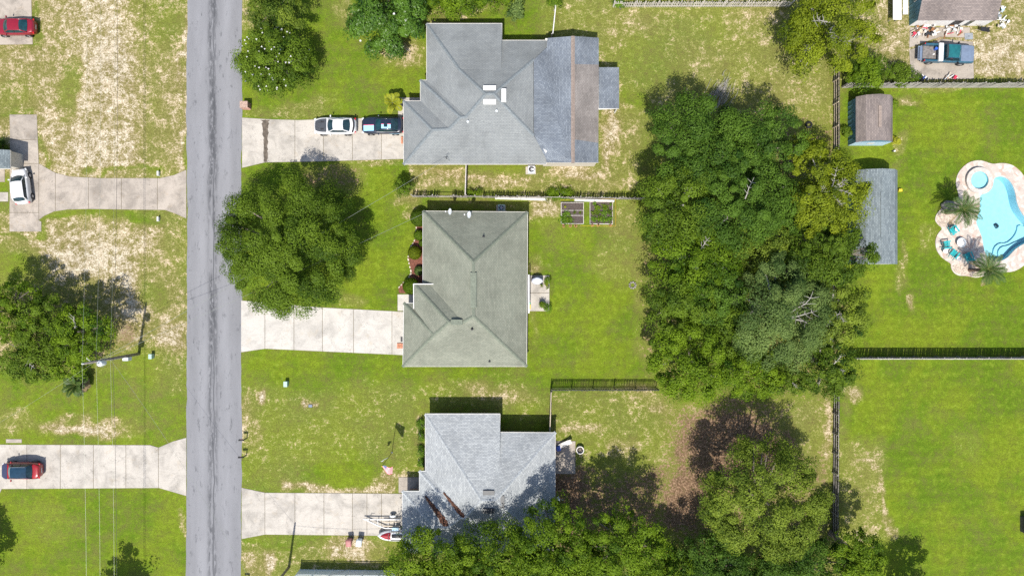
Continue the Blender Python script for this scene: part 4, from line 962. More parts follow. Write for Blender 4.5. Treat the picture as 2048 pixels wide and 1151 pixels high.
# ---- trees along the bottom
BG = 'trees along the bottom of the picture'
for i, (lab, x, y, r, h, k, li, el) in enumerate([
 ('bright oak over the watercraft and the left end of the pale roof', 864, 1132, 84, 9.0, 'lime', -.05, (1, .9, 0)),
 ('bright oak over the middle of the pale roof at the bottom edge', 985, 1128, 96, 9.8, 'lime', -.08, (1.05, .9, 0)),
 ('tall oak covering the right corner of the pale roof', 1105, 1092, 84, 10.2, 'bright', .0, (1, 1, 0)),
 ('oak between the pale roof and the bare reddish yard', 1250, 1092, 82, 9.8, 'bright', .0, (1, .95, 0)),
 ('big round oak standing alone in the bare yard', 1528, 1000, 118, 10.0, 'olive', .18, (1.02, .95, 0)),
 ('dark oak filling the gap beneath the right corner of the pale roof', 1180, 1140, 66, 7.5, 'oak', .05, (1.1, .8, 0)),
 ('oak at the bottom edge below the bare reddish yard', 1320, 1150, 60, 7.5, 'bright', -.02, (1.1, .8, 0)),
 ('oak under the pale roof eave at the bottom edge', 920, 1150, 60, 8.0, 'bright', 0, (1.2, .8, 0)),
 ('oak at the bottom edge by the middle of the pale roof', 1050, 1150, 62, 8.5, 'bright', 0, (1.2, .8, 0)),
 ('low tree between the two dark bottom trees', 1505, 1150, 62, 5.5, 'dark', -.05, (1.2, .8, 0)),
 ('dark tree at the bottom edge left of the big round oak', 1408, 1136, 84, 7.0, 'dark', -.08, (1.1, .9, 0)),
 ('dark tree at the bottom edge right of the big round oak', 1612, 1136, 82, 6.6, 'dark', -.05, (1.1, .85, 0)),
 ('bushy tree at the bottom by the lower end of the dark fence', 1715, 1112, 56, 7.6, 'bright', .0, (1, 1, 0))]):
    tree(lab, x, y, r, h, k, 200 + i, tight='round oak standing' in lab, sparse=1.3, leaf=.20, light=li, ell=el, group=BG, clump=.17, lai=3.3)
# ---- the rest
tree('large spreading live oak overhanging the street', 585, 488, 137, 8.8, 'oak', 301, leaf=.18, clump=.17, lai=3.9, ell=(1.0, 1.03, 0), light=.05, limbs=9, amp=.06, tight=True, sparse=1.6)
tg, cg, hzg, rg = tree('flowering tree with white blossoms at the roadside', 550, 122, 76, 5.5, 'oak', 302, leaf=.2, clump=.2, ell=(1.03, .86, 0), light=.15, amp=.04, tight=True, sparse=1.9)
rngf = np.random.default_rng(8); nb = 64
db = rngf.normal(size=(nb, 3)); db[:, 2] = np.abs(db[:, 2]) + .35; db /= np.linalg.norm(db, axis=1, keepdims=True)
Pb = db * np.array([rg * .95, rg * .82, hzg * 1.0])
me_b = None
for i in range(nb):
    p = Pb[i]; s = rngf.uniform(.06, .11)
    if me_b is None:
        mb = MB(); 
        for k in range(3): mb.cbox((math.cos(k * 2.1) * .5, math.sin(k * 2.1) * .5, .15), (1.0, .6, .3), k * 2.1, 0, -.4)
        me_b = mb.build('blossom', MT['flag_white'], tg); ob_ = me_b
    else:
        ob_ = me_b.copy(); COL.objects.link(ob_)
    ob_.parent = tg; ob_.location = (cg.x - tg.location.x + p[0], cg.y - tg.location.y + p[1], cg.z + p[2]); ob_.scale = (s, s, s); ob_.rotation_euler = (0, 0, rngf.uniform(0, 6))
tree('grey green tree behind the flowering tree at the top edge', 552, 22, 56, 5.5, 'olive', 303, leaf=.18, clump=.2, light=-.15, ell=(1, .9, 0))
tm, cm, hzm, rm = tree('dense round glossy magnolia left of the light grey roof', 770, 32, 80, 5.2, 'glossy', 304, leaf=.24, clump=.24, lai=4.6, amp=.0, light=.0, sparse=1.7, flat=.75, tight=True)
for i, (x, y) in enumerate(((733, 15), (788, 28), (811, 41), (721, 82))):
    p = G(x, y, 4.3 if i < 3 else 2.6); m = MB()
    for k in range(5): m.cbox((math.cos(k * 1.257) * .06, math.sin(k * 1.257) * .06, .03), (.12, .08, .03), k * 1.257, 0, -.5)
    o = m.build('magnolia_flower', MT['flag_white'], tm); o.location = p - tm.location
tree('low bushy shrub mass right of the magnolia at the top edge', 905, 6, 46, 3.0, 'bright', 305, leaf=.2, clump=.25, ell=(1.35, .6, 0), name='bush', cat='bush')
tree('shrub behind the grey roof at the top edge', 985, -6, 30, 2.4, 'bright', 306, leaf=.16, clump=.3, ell=(1.3, .8, 0), name='bush', cat='bush')
shrub('spiky pale shrub above the gap in the grey roof', 1030, 22, 22, 2.0, 'grey', 307, leaf=.24)
shrub('small tree top at the fence post above the addition', 1108, 6, 14, 2.2, 'bright', 308, leaf=.16)
tree('yellow green tree with bare twigs over the top right fence corner', 1655, 62, 98, 7.5, 'yellow', 309, leaf=.22, clump=.2, bare=8, light=.08, ell=(1.05, .95, 0), bark='bark_grey', lai=2.6, amp=.2)
tree('leafy bush inside the fence corner above the brown shed', 1728, 140, 46, 3.6, 'bright', 310, leaf=.17, clump=.24, ell=(.95, 1.0, 0), name='bush', cat='bush')
tree('low bush along the fence left of the teal pickup', 1800, 152, 34, 2.2, 'oak', 311, leaf=.15, clump=.28, ell=(1.1, .65, 0), name='bush', cat='bush', light=.12)
LG = 'trees and scrub by the utility pole'
for i, (lab, x, y, r, h, k, li, el) in enumerate([
 ('scrubby tree at the left edge above the others by the utility pole', 10, 622, 64, 6.5, 'bright', .1, (1, 1, 0)),
 ('dark scrubby tree beside the sandy patch left of the street', 165, 662, 66, 6.6, 'bright', .0, (1, .95, 0)),
 ('tangled bush tree between the palm and the left edge', 62, 712, 72, 5.6, 'oak', .15, (1.1, .85, 0)),
 ('spreading scrub tree in the middle of the left thicket', 92, 640, 62, 6.0, 'oak', .12, (1.1, .9, 0)),
 ('low scrub tree close to the transformer pole', 150, 722, 42, 4.4, 'bright', .02, (1, .9, 0))]):
    tree(lab, x, y, r, h, k, 320 + i, leaf=.2, light=li, ell=el, group=LG, clump=.19, lai=2.5, bare=1 if i in (1, 2) else 0, amp=.22)
# trees just outside the frame whose shadows reach into it
tree('tree beyond the lower left corner that shades the lawn', -118, 1165, 62, 7.5, 'oak', 330, leaf=.3)
tree('tree beyond the bottom edge that shades the lower left lawn', 205, 1232, 52, 6.5, 'oak', 331, leaf=.3)
tree('tree beyond the bottom edge that shades the corner of the big lawn', 1845, 1222, 56, 7.0, 'oak', 332, leaf=.3)
# shrubs round the houses
shrub('small dark tree at the left end of the picket fence', 806, 376, 20, 2.6, 'oak', 340, leaf=.15)
SG = 'clipped shrubs in the mulch bed'
ball('round shrub at the top corner of the green roof', 838, 435, 18, 1.5, 'oak', 341, group=SG)
ball('small clipped shrub in the mulch below the roof corner', 838, 470, 11, .9, 'bright', 342, group=SG)
ball('round yellow green shrub standing out in the mulch bed', 829, 505, 14, 1.2, 'yellow', 343, group=SG)
ball('small silvery shrub in the mulch by the eave', 838, 541, 10, .8, 'grey', 344, group=SG)
ball('big round shrub at the end of the mulch bed by the front walk', 822, 572, 17, 1.4, 'bright', 345, group=SG)
ball('dark little shrub tucked against the eave in the mulch', 845, 485, 8, .8, 'oak', 346, group=SG)
shrub('leafy potted shrub on the lower right of the patio', 1085, 608, 8, .9, 'bright', 347, leaf=.1)
shrub('dark potted shrub at the patio corner', 1094, 615, 7, .9, 'veg', 348, leaf=.1)
shrub('small plant at the upper right of the patio', 1096, 560, 6, .8, 'bright', 349, leaf=.1)
shrub('weedy plant on the picket fence beside the sunlit top board', 946, 386, 14, .9, 'lime', 350, leaf=.12, ell=(1.5, .5, 0))
shrub('weeds along the picket fence near the garden beds', 1120, 388, 24, .8, 'bright', 351, leaf=.12, ell=(1.3, .45, 0))
shrub('overgrown weeds at the left end of the top picket fence', 1237, 10, 12, 1.0, 'veg', 352, leaf=.12, ell=(1.2, .8, 0))
shrub('yellow flowering bush at the corner of the brown shed', 1790, 280, 12, 1.0, 'yfrond', 353, leaf=.12)
shrub('small pale bush on the right wall of the brown shed', 1789, 208, 9, .9, 'lime', 354, leaf=.12)
shrub('dark bush behind the brown shed by the fence', 1698, 262, 11, 1.1, 'oak', 355, leaf=.13, ell=(1, 1.5, 0))
for i, y in enumerate((845, 872, 900, 925)): shrub(('topmost', 'second', 'third', 'lowest')[i] + ' low hedge plant along the left wall of the pale roofed house', 843, y, 10, .7, 'veg', 370 + i, leaf=.12, ell=(.7, 1.4, 0), group='hedge plants by the pale roofed house')
shrub('bushy growth under the left eave at the left edge', 4, 292, 12, 1.2, 'oak', 357, leaf=.13, ell=(1, 1.4, 0))
# palms
palm('palm on the deck lobe left of the pool', 1891, 426, 3.1, 20, 2.1, 'frond', 361, dry=2)
palm('palm at the lower pool edge beyond the turquoise chairs', 1938, 540, 3.1, 22, 2.1, 'frond', 362, dry=3)
palm('small yellow palm beside the front walk', 790, 214, 1.6, 9, 1.25, 'yfrond', 363, spread=1.6, lw=.09)
palm('shaggy palmetto with dry lower fronds by the utility pole', 166, 766, 1.3, 18, 1.5, 'frond', 364, dry=22, spread=1.3, lw=.07, droop=1.3)
# ------------------------------------------------------------------ fences
def fence(label, a, b, h, bw, gap, boardm, name='fence', thick=.022, postm=None, post_step=2.4, rails=(.3, 1.0), rail_side=1, postw=.1, over=0.05, skip=(), lean=0.0, seed=1, pname='picket', pointed=True, capm=None, jitter=.0):
    """each board, post and rail of the fence its own part; a and b are ground pixels; rail_side +1 puts posts on the left of a->b"""
    rd = random.Random(seed); A = G(*a); B = G(*b); d = B - A; L = d.length; ang = math.atan2(d.y, d.x)
    t = thing(name, label, 'fence', A, ang)
    if pointed: pv = [(0, 0), (bw, 0), (bw, h - bw * .35), (bw * .5, h), (0, h - bw * .35)]
    else: pv = [(0, 0), (bw, 0), (bw, h), (0, h)]
    n = len(pv); m = MB(); m.add([(x, -thick / 2, z) for x, z in pv] + [(x, thick / 2, z) for x, z in pv], [tuple(range(n)), tuple(reversed(range(n, 2 * n)))] + [((i + 1) % n, i, n + i, n + (i + 1) % n) for i in range(n)])
    me = bpy.data.meshes.new(pname); me.from_pydata(m.v, [], m.f); me.update(); me.materials.append(boardm)
    x = 0.0; pitch = bw + gap
    while x < L - bw * .5:
        u = x / L
        if not any(s0 <= u <= s1 for s0, s1 in skip):
            o = link(pname, me, None, t, (x, 0, rd.uniform(-.02, 0)), (lean + rd.gauss(0, .02 + jitter), rd.gauss(0, .012 + jitter), 0)); o.scale.z = rd.uniform(.98, 1.02)
        x += pitch
    pm = postm or boardm; np_ = max(2, int(round(L / post_step)) + 1); off = rail_side * (thick / 2 + .02)
    for i in range(np_):
        xx = L * i / (np_ - 1); MB().cbox((xx, off + rail_side * (postw / 2 + .02), (h - .05) / 2), (postw, postw, h - .05)).build('post', pm, t)
    for i in range(np_ - 1):
        x0 = L * i / (np_ - 1); x1 = L * (i + 1) / (np_ - 1)
        for z in rails: MB().box(x0 + .004, off - .02, z - .045, x1 - .004, off + .02, z + .045).build('rail', pm, t)
        if capm: MB().box(x0 + .004, -.045, h + .003, x1 - .004, .045, h + .035).build('cap_board', capm, t)
    return t
fence('grey picket fence along the top edge behind the grey house', (1226, 15), (1578, 14), 1.5, .09, .10, MT['wood_pale'], rail_side=1, seed=2, jitter=.02)
fence('picket fence between the grey house and the green house', (826, 394), (1284, 399), 1.45, .09, .028, MT['wood_grey'], rail_side=1, seed=3, skip=((.115, .17), (.26, .30), (.585, .64)), jitter=.015)
fence('weathered board fence above the pool garden', (1683, 176), (2130, 175), 1.8, .14, .006, MT['wood_grey'], rail_side=1, seed=4, pointed=False)
fence('dark board fence running up from the brown shed', (1667, 302), (1667, 118), 1.45, .14, .008, MT['wood_dark'], postm=MT['wood_tan'], rail_side=1, seed=5, pointed=False, rails=(.3, .75, 1.3), post_step=2.45, postw=.09)  # shade of the visible face is put into the dark board colour
fence('dark board fence right of the bare yard', (1665, 1062), (1667, 786), 1.4, .14, .008, MT['wood_dark'], postm=MT['wood_grey'], rail_side=1, seed=6, pointed=False, rails=(.3, .8, 1.3), post_step=2.3, postw=.09)
fence('long pale capped fence between the pool lawn and the big lawn', (1696, 714), (2130, 714), 1.8, .14, .006, MT['wood_grey'], rail_side=1, seed=7, pointed=False, capm=MT['wood_grey'])
fence('black metal picket fence above the yard of the pale roofed house', (1101, 776), (1312, 776), 1.8, .045, .05, MT['dark_metal'], thick=.03, rail_side=1, seed=8, pointed=False, rails=(.25, 1.45, 1.7), post_step=2.35, postw=.07, pname='bar')
fence('tan rail topped fence beside the pale roofed house', (1100.5, 779), (1098, 864), 1.7, .14, .02, MT['wood_dark'], rail_side=1, seed=9, pointed=False, capm=MT['wood_tan'])
fence('short fence run from the grey house to the picket fence', (934, 330), (932, 393), 1.5, .10, .05, MT['wood_grey'], rail_side=1, seed=10, capm=MT['wood_pale'])
fence('white capped fence run above the addition', (1104, 78), (1110, 22), 1.6, .12, .02, MT['wood_grey'], rail_side=1, seed=11, pointed=False, capm=MT['white'])
# white planks added to paint the sunlit tops of the middle picket fence
for i, ((x0, y0), (x1, y1), lab) in enumerate((((990, 393.5), (1093, 396.5), 'white board painted as sunlit tops of the middle picket fence above the roof'), ((1148, 397.5), (1228, 400), 'white board painted as sunlit tops of the picket fence above the garden beds'))):
    a, b = G(x0, y0), G(x1, y1); an = math.atan2((b - a).y, (b - a).x); L = (b - a).length; o = thing('sunlit_top_board', lab, 'board', a, an)
    n = 2
    for k in range(n): MB().cbox((L * (k + .5) / n, -.16, .28), (L / n - .03, .03, .55), 0, -.35).build('plank', MT['flag_white'], o)
# white vinyl privacy fence at the bottom
def vinyl():
    A = G(601, 1137.5); B = G(770, 1139.5); L = (B - A).length; an = math.atan2((B - A).y, (B - A).x); t = thing('fence', 'white vinyl privacy fence with lattice top at the bottom edge', 'fence', A, an)
    st = 1.82; n = int(L / st) + 1
    for i in range(n + 1):
        p = MB().cbox((i * st, 0, .93), (.12, .12, 1.86)).build('post', MT['vinyl'], t); MB().lathe((i * st, 0, 1.86), [(.095, 0), (.095, .03), (.0, .09)], 4).build('post_cap', MT['vinyl'], p)
    for i in range(n):
        x0 = i * st + .065; x1 = (i + 1) * st - .065
        for z, hh in ((.1, .14), (1.38, .10), (1.74, .09)): MB().box(x0, -.025, z - hh / 2, x1, .025, z + hh / 2).build('rail', MT['vinyl'], t)
        nb = 11; w_ = (x1 - x0) / nb
        for k in range(nb): MB().box(x0 + k * w_ + .003, -.018, .172, x0 + (k + 1) * w_ - .003, .018, 1.328).build('board', MT['vinyl'], t)
        nb = 15; w_ = (x1 - x0) / nb
        for k in range(nb): MB().box(x0 + k * w_ + .03, -.012, 1.432, x0 + (k + 1) * w_ - .03, .012, 1.693).build('spindle', MT['vinyl'], t)
vinyl()
# ------------------------------------------------------------------ vehicles
def car(name, label, cat, px, py, head, L, W, prof, cab, paint, hood=None, roofm=None, glass=None, wheel_x=(.30, -.29), wr=.33, zc=.55, spoiler=False, black_trunk=None, hoodw=.80, ws=None):
    """prof: (x, height) of the bonnet / belt / boot line from front (+x) to rear; cab: windscreen base, roof front, roof rear, rear glass base, roof height, belt half width, roof half width"""
    c = G(px, py, zc); t = thing(name, label, cat, (c.x, c.y, .03), head)
    glass = glass or MT['glass']; roofm = roofm or paint
    xs = np.linspace(-1, 1, 41); xs = np.sign(xs) * (1 - (1 - np.abs(xs)) ** 1.4)
    hx = [p[0] for p in prof][::-1]; hz = [p[1] for p in prof][::-1]
    def hw(u): return W / 2 * (1 - abs(u) ** 7 * .30 - abs(u) ** 2.5 * .05)
    P = []
    for u in xs:
        x = u * L / 2; w_ = hw(u); h = float(np.interp(x, hx, hz)); e = max(0, (abs(u) - .93) / .07); lo = .24 + e * .10; h = h - e * e * .10; w_ *= 1 - e * e * .10
        row = [(x, 0, lo), (x, -w_ * .86, lo), (x, -w_ * .97, lo + .12), (x, -w_, lo + (h - lo) * .45), (x, -w_ * .985, lo + (h - lo) * .75), (x, -w_ * .93, h - .045), (x, -w_ * .84, h), (x, -w_ * .45, h + .025), (x, 0, h + .035)]
        row = row + [(q[0], -q[1], q[2]) for q in row[-2::-1]]; P.append(row)
    m = MB().grid(P)
    for e, rv in ((0, False), (len(xs) - 1, True)):
        k = len(P[0]); ids = [e * k + i for i in range(k)]; m.f.append(tuple(reversed(ids)) if not rv else tuple(ids))
    body = m.build('body', paint, t, smooth=True)
    wb, rf, rr, rb, rz, bw, rw = cab
    zb = lambda x: float(np.interp(x, hx, hz)) + .012
    def surf(n_, A, B, bulge, nx=7, ny=4, mat=glass):
        """strip between line A (x, half width, z) and line B"""
        rows = []
        for i in range(ny + 1):
            v = i / ny; x = A[0] + (B[0] - A[0]) * v; hwid = A[1] + (B[1] - A[1]) * v; z = A[2] + (B[2] - A[2]) * v; row = []
            for j in range(nx + 1):
                s = -1 + 2 * j / nx; row.append((x - bulge * s * s * abs(1), s * hwid, z + .05 * (1 - s * s) + .04 * math.sin(math.pi * v)))
            rows.append(row)
        o = MB().grid(rows).build(n_, mat, t, smooth=True); return o
    surf('windshield', (wb, bw * .94, zb(wb)), (rf, rw, rz - .035), .16, mat=ws or glass)
    surf('roof', (rf, rw + .015, rz - .03), (rr, rw + .01, rz - .04), .06, mat=roofm, ny=6)
    surf('rear_window', (rr, rw * .96, rz - .045), (rb, bw * .84, zb(rb)), -.10)
    for sg in (-1, 1):
        rows = []
        for i in range(9):
            v = i / 8; xt = rf + (rr - rf) * v; xb_ = wb - .12 + (rb - wb + .12) * v
            rows.append([(xb_, sg * bw * (1.0 if .05 < v < .9 else .95), zb(xb_) - .02), (xt, sg * rw, rz - .075)])
        o = MB().grid(rows).build('side_window', glass, t, smooth=True)
        MB().tube([(wb - .04, sg * bw * .96, zb(wb)), (rf, sg * rw, rz - .06), ((rf + rr) / 2, sg * (rw + .02), rz - .03), (rr, sg * rw, rz - .07), (rb + .1, sg * bw * .93, zb(rb))], [.05, .045, .05, .055, .08], 6).build('pillar', paint if roofm is paint else roofm, t, smooth=True)
        xm = (rf + rr) / 2 + .05; MB().tube([(xm, sg * bw * .99, zb(xm)), (xm - .05, sg * rw, rz - .06)], .035, 5).build('door_pillar', MT['black'], t)
        # mirror, lamps
        mo = MB().cbox((wb - .35, sg * (W / 2 + .09), zb(wb - .35) + .03), (.13, .22, .14)).build('mirror', paint, t); bevel(mo, .03, 2)
        bevel(MB().cbox((L / 2 - .17, sg * W * .36, .64), (.24, .34, .12), -sg * .35).build('headlight', MT['lamp_clear'], t), .03, 2)
        bevel(MB().cbox((-L / 2 + .12, sg * W * .36, min(.86, hz[0] - .05)), (.14, .36, .12), sg * .25).build('taillight', MT['lamp_red'], t), .03, 2)
    for wx in wheel_x:
        for sg in (-1, 1):
            wo = thing_part('wheel', t); wo.location = (wx * L, sg * (W / 2 - .10), wr - .03)
            prm = [(wr * .62, -.11), (wr * .93, -.115), (wr, -.08), (wr, .08), (wr * .93, .115), (wr * .62, .11)]
            mm = MB().lathe((0, 0, 0), prm, 20, True); ty = mm.build('tyre', MT['rubber'], wo, smooth=True); ty.rotation_euler = (math.pi / 2, 0, 0)
            rmm = MB().lathe((0, 0, 0), [(wr * .63, -.06), (wr * .6, .07), (wr * .2, .085), (.01, .09)], 16, True)
            for k in range(5): rmm.cbox((math.cos(k * 1.257) * wr * .36, math.sin(k * 1.257) * wr * .36, .095), (wr * .5, .05, .02), k * 1.257)
            ri = rmm.build('rim', MT['rim'], wo); ri.rotation_euler = (-math.pi / 2 * sg, 0, 0)
            ar = MB().lathe((0, 0, 0), [(wr * 1.02, -.13), (wr * 1.14, -.13), (wr * 1.14, .105), (wr * 1.02, .105)], 20, True).build('wheel_arch', MT['black'], wo); ar.rotation_euler = (math.pi / 2, 0, 0)
    if hood:
        rows = []
        for i in range(11):
            u = i / 10; x = wb + .06 + (L / 2 - .16 - wb - .06) * u; wd = hw(x / (L / 2)) * (hoodw - .14 * u ** 3)
            rows.append([(x + (.05 if u == 0 else 0), s * wd, zb(x) + .045 - .032 * s * s - (.02 if u > .95 else 0)) for s in (-1, -.75, -.4, 0, .4, .75, 1)])
        MB().grid(rows).build('hood', hood, t, smooth=True)
    bevel(MB().box(L / 2 - .06, -W * .28, .36, L / 2 + .012, W * .28, .52).build('grille', MT['black'], t), .01)
    bevel(MB().box(-L / 2 - .012, -.26, .55, -L / 2 + .04, .26, .67).build('licence_plate', MT['flag_white'], t), .005)
    for xx in (wb - .9, ):
        pass
    if black_trunk:
        MB().grid([[(x, s * hw(x / (L / 2)) * .72, zb(x) + .028 - .03 * s * s) for s in (-1, -.5, 0, .5, 1)] for x in black_trunk]).build('trunk_panel', MT['hood_grey'], t, smooth=True)
    if spoiler:
        o = MB().grid([[(-L / 2 + .10 + .18 * s * s + dx, s * W * .44, zb(-L / 2 + .3) + .12 + dz) for s in (-1, -.6, -.2, .2, .6, 1)] for dx, dz in ((0, .02), (.17, 0))]).build('spoiler', MT['black'], t)
        o.modifiers.new('thick', 'SOLIDIFY').thickness = .03
    return t, zb, hw
def thing_part(name, parent):
    o = bpy.data.objects.new(name, None); COL.objects.link(o); o.parent = parent; o.empty_display_size = .2; return o
PI = math.pi
coupe = [(2.4, .62), (2.2, .78), (1.6, .88), (.75, .96), (-.2, .95), (-1.2, .98), (-1.8, 1.02), (-2.25, .98), (-2.4, .86)]
wm, zbm, hwm = car('sports_car', 'white coupe with a dark bonnet on the top driveway', 'car', 671, 252.5, PI, 4.72, 1.88, coupe, (.78, .12, -1.0, -1.75, 1.36, .78, .57), MT['white_paint_car'], hood=MT['hood_grey'], spoiler=True, wheel_x=(.29, -.28))
# scoops and window dark details on the bonnet
for sg in (-1, 1): MB().cbox((1.35, sg * .38, zbm(1.35) + .05), (.35, .22, .02)).build('hood_vent', MT['black'], wm)
bevel(MB().cbox((1.42, 0, zbm(1.4) + .06), (.85, .62, .03)).build('hood_bulge', MT['hood_grey'], wm), .01)
bm, zbb, hwb = car('sports_car', 'black coupe with a sky blue half and pink stripe by the garage', 'car', 766.5, 251.5, PI, 4.75, 1.9, coupe, (.78, .12, -1.0, -1.75, 1.36, .78, .57), MT['navy_paint'], hood=MT['navy_paint'], spoiler=True, glass=MT['glass'], ws=MT['teal_glass'], wheel_x=(.29, -.28))
def strip_on(par, x0, x1, y0, y1, zf, mat, name, n=6):
    rows = []
    for i in range(n + 1):
        x = x0 + (x1 - x0) * i / n; rows.append([(x, y0 + (y1 - y0) * j / 4, zf(x, y0 + (y1 - y0) * j / 4)) for j in range(5)])
    return MB().grid(rows).build(name, mat, par, smooth=True)
hz_ = lambda x, y: zbb(x) + .058 - .03 * (y / .76) ** 2
rz_ = lambda x, y: 1.36 + .045 * (1 - (y / .58) ** 2) + .02
strip_on(bm, .95, 2.12, .04, .66, hz_, MT['sky_blue'], 'hood_graphic'); strip_on(bm, .95, 2.12, -.02, .035, hz_, MT['pink'], 'stripe')
strip_on(bm, -.98, .05, .04, .50, rz_, MT['sky_blue'], 'roof_graphic'); strip_on(bm, -.98, .05, -.02, .035, rz_, MT['pink'], 'stripe')
strip_on(bm, -.62, -.22, -.1, .34, lambda x, y: rz_(x, y) + .008, MT['glass'], 'sunroof')
MB().add([(-1.9, .935, .62), (-.6, .955, .55), (-.75, .955, .74), (-1.9, .93, .86)], [(0, 1, 2, 3)]).build('side_graphic', MT['sky_blue'], bm)
sedan = [(2.35, .60), (2.1, .76), (1.5, .90), (.95, .98), (0, 1.0), (-1.2, 1.04), (-1.75, 1.08), (-2.15, 1.06), (-2.35, .90)]
car('sedan', 'dark red sedan at the top left corner', 'car', 31.5, 55, PI, 4.6, 1.82, sedan, (1.05, .32, -.95, -1.72, 1.45, .78, .58), MT['red_paint'], glass=MT['teal_glass'])
hatch = [(2.0, .66), (1.8, .84), (1.3, .98), (.95, 1.04), (0, 1.04), (-1.2, 1.08), (-1.75, 1.10), (-1.92, 1.0), (-2.0, .8)]
car('hatchback', 'white hatchback parked at an angle on the curved driveway', 'car', 44.5, 373, PI / 2 + .13, 3.95, 1.76, hatch, (1.15, .45, -1.35, -1.72, 1.52, .76, .62), MT['white_paint_car'], glass=MT['glass'], wr=.31)
suv = [(2.2, .72), (2.0, .94), (1.4, 1.04), (1.0, 1.08), (0, 1.08), (-1.2, 1.12), (-1.8, 1.14), (-2.1, 1.10), (-2.2, .9)]
sv_, zs, hs = car('crossover', 'red crossover with dark glass roof on the lower left driveway', 'car', 43.5, 940, PI, 4.35, 1.84, suv, (1.22, .62, -1.15, -1.55, 1.66, .80, .60), MT['suv_red'], hood=MT['suv_hood'], roofm=MT['suv_glass'], glass=MT['glass'], wr=.35, zc=.7, hoodw=.96, ws=MT['pale_glass'])
for sg in (-1, 1): MB().tube([(.55, sg * .60, 1.70), (-.2, sg * .62, 1.73), (-1.1, sg * .60, 1.70)], .02, 5).build('roof_rail', MT['grey_metal'], sv_)

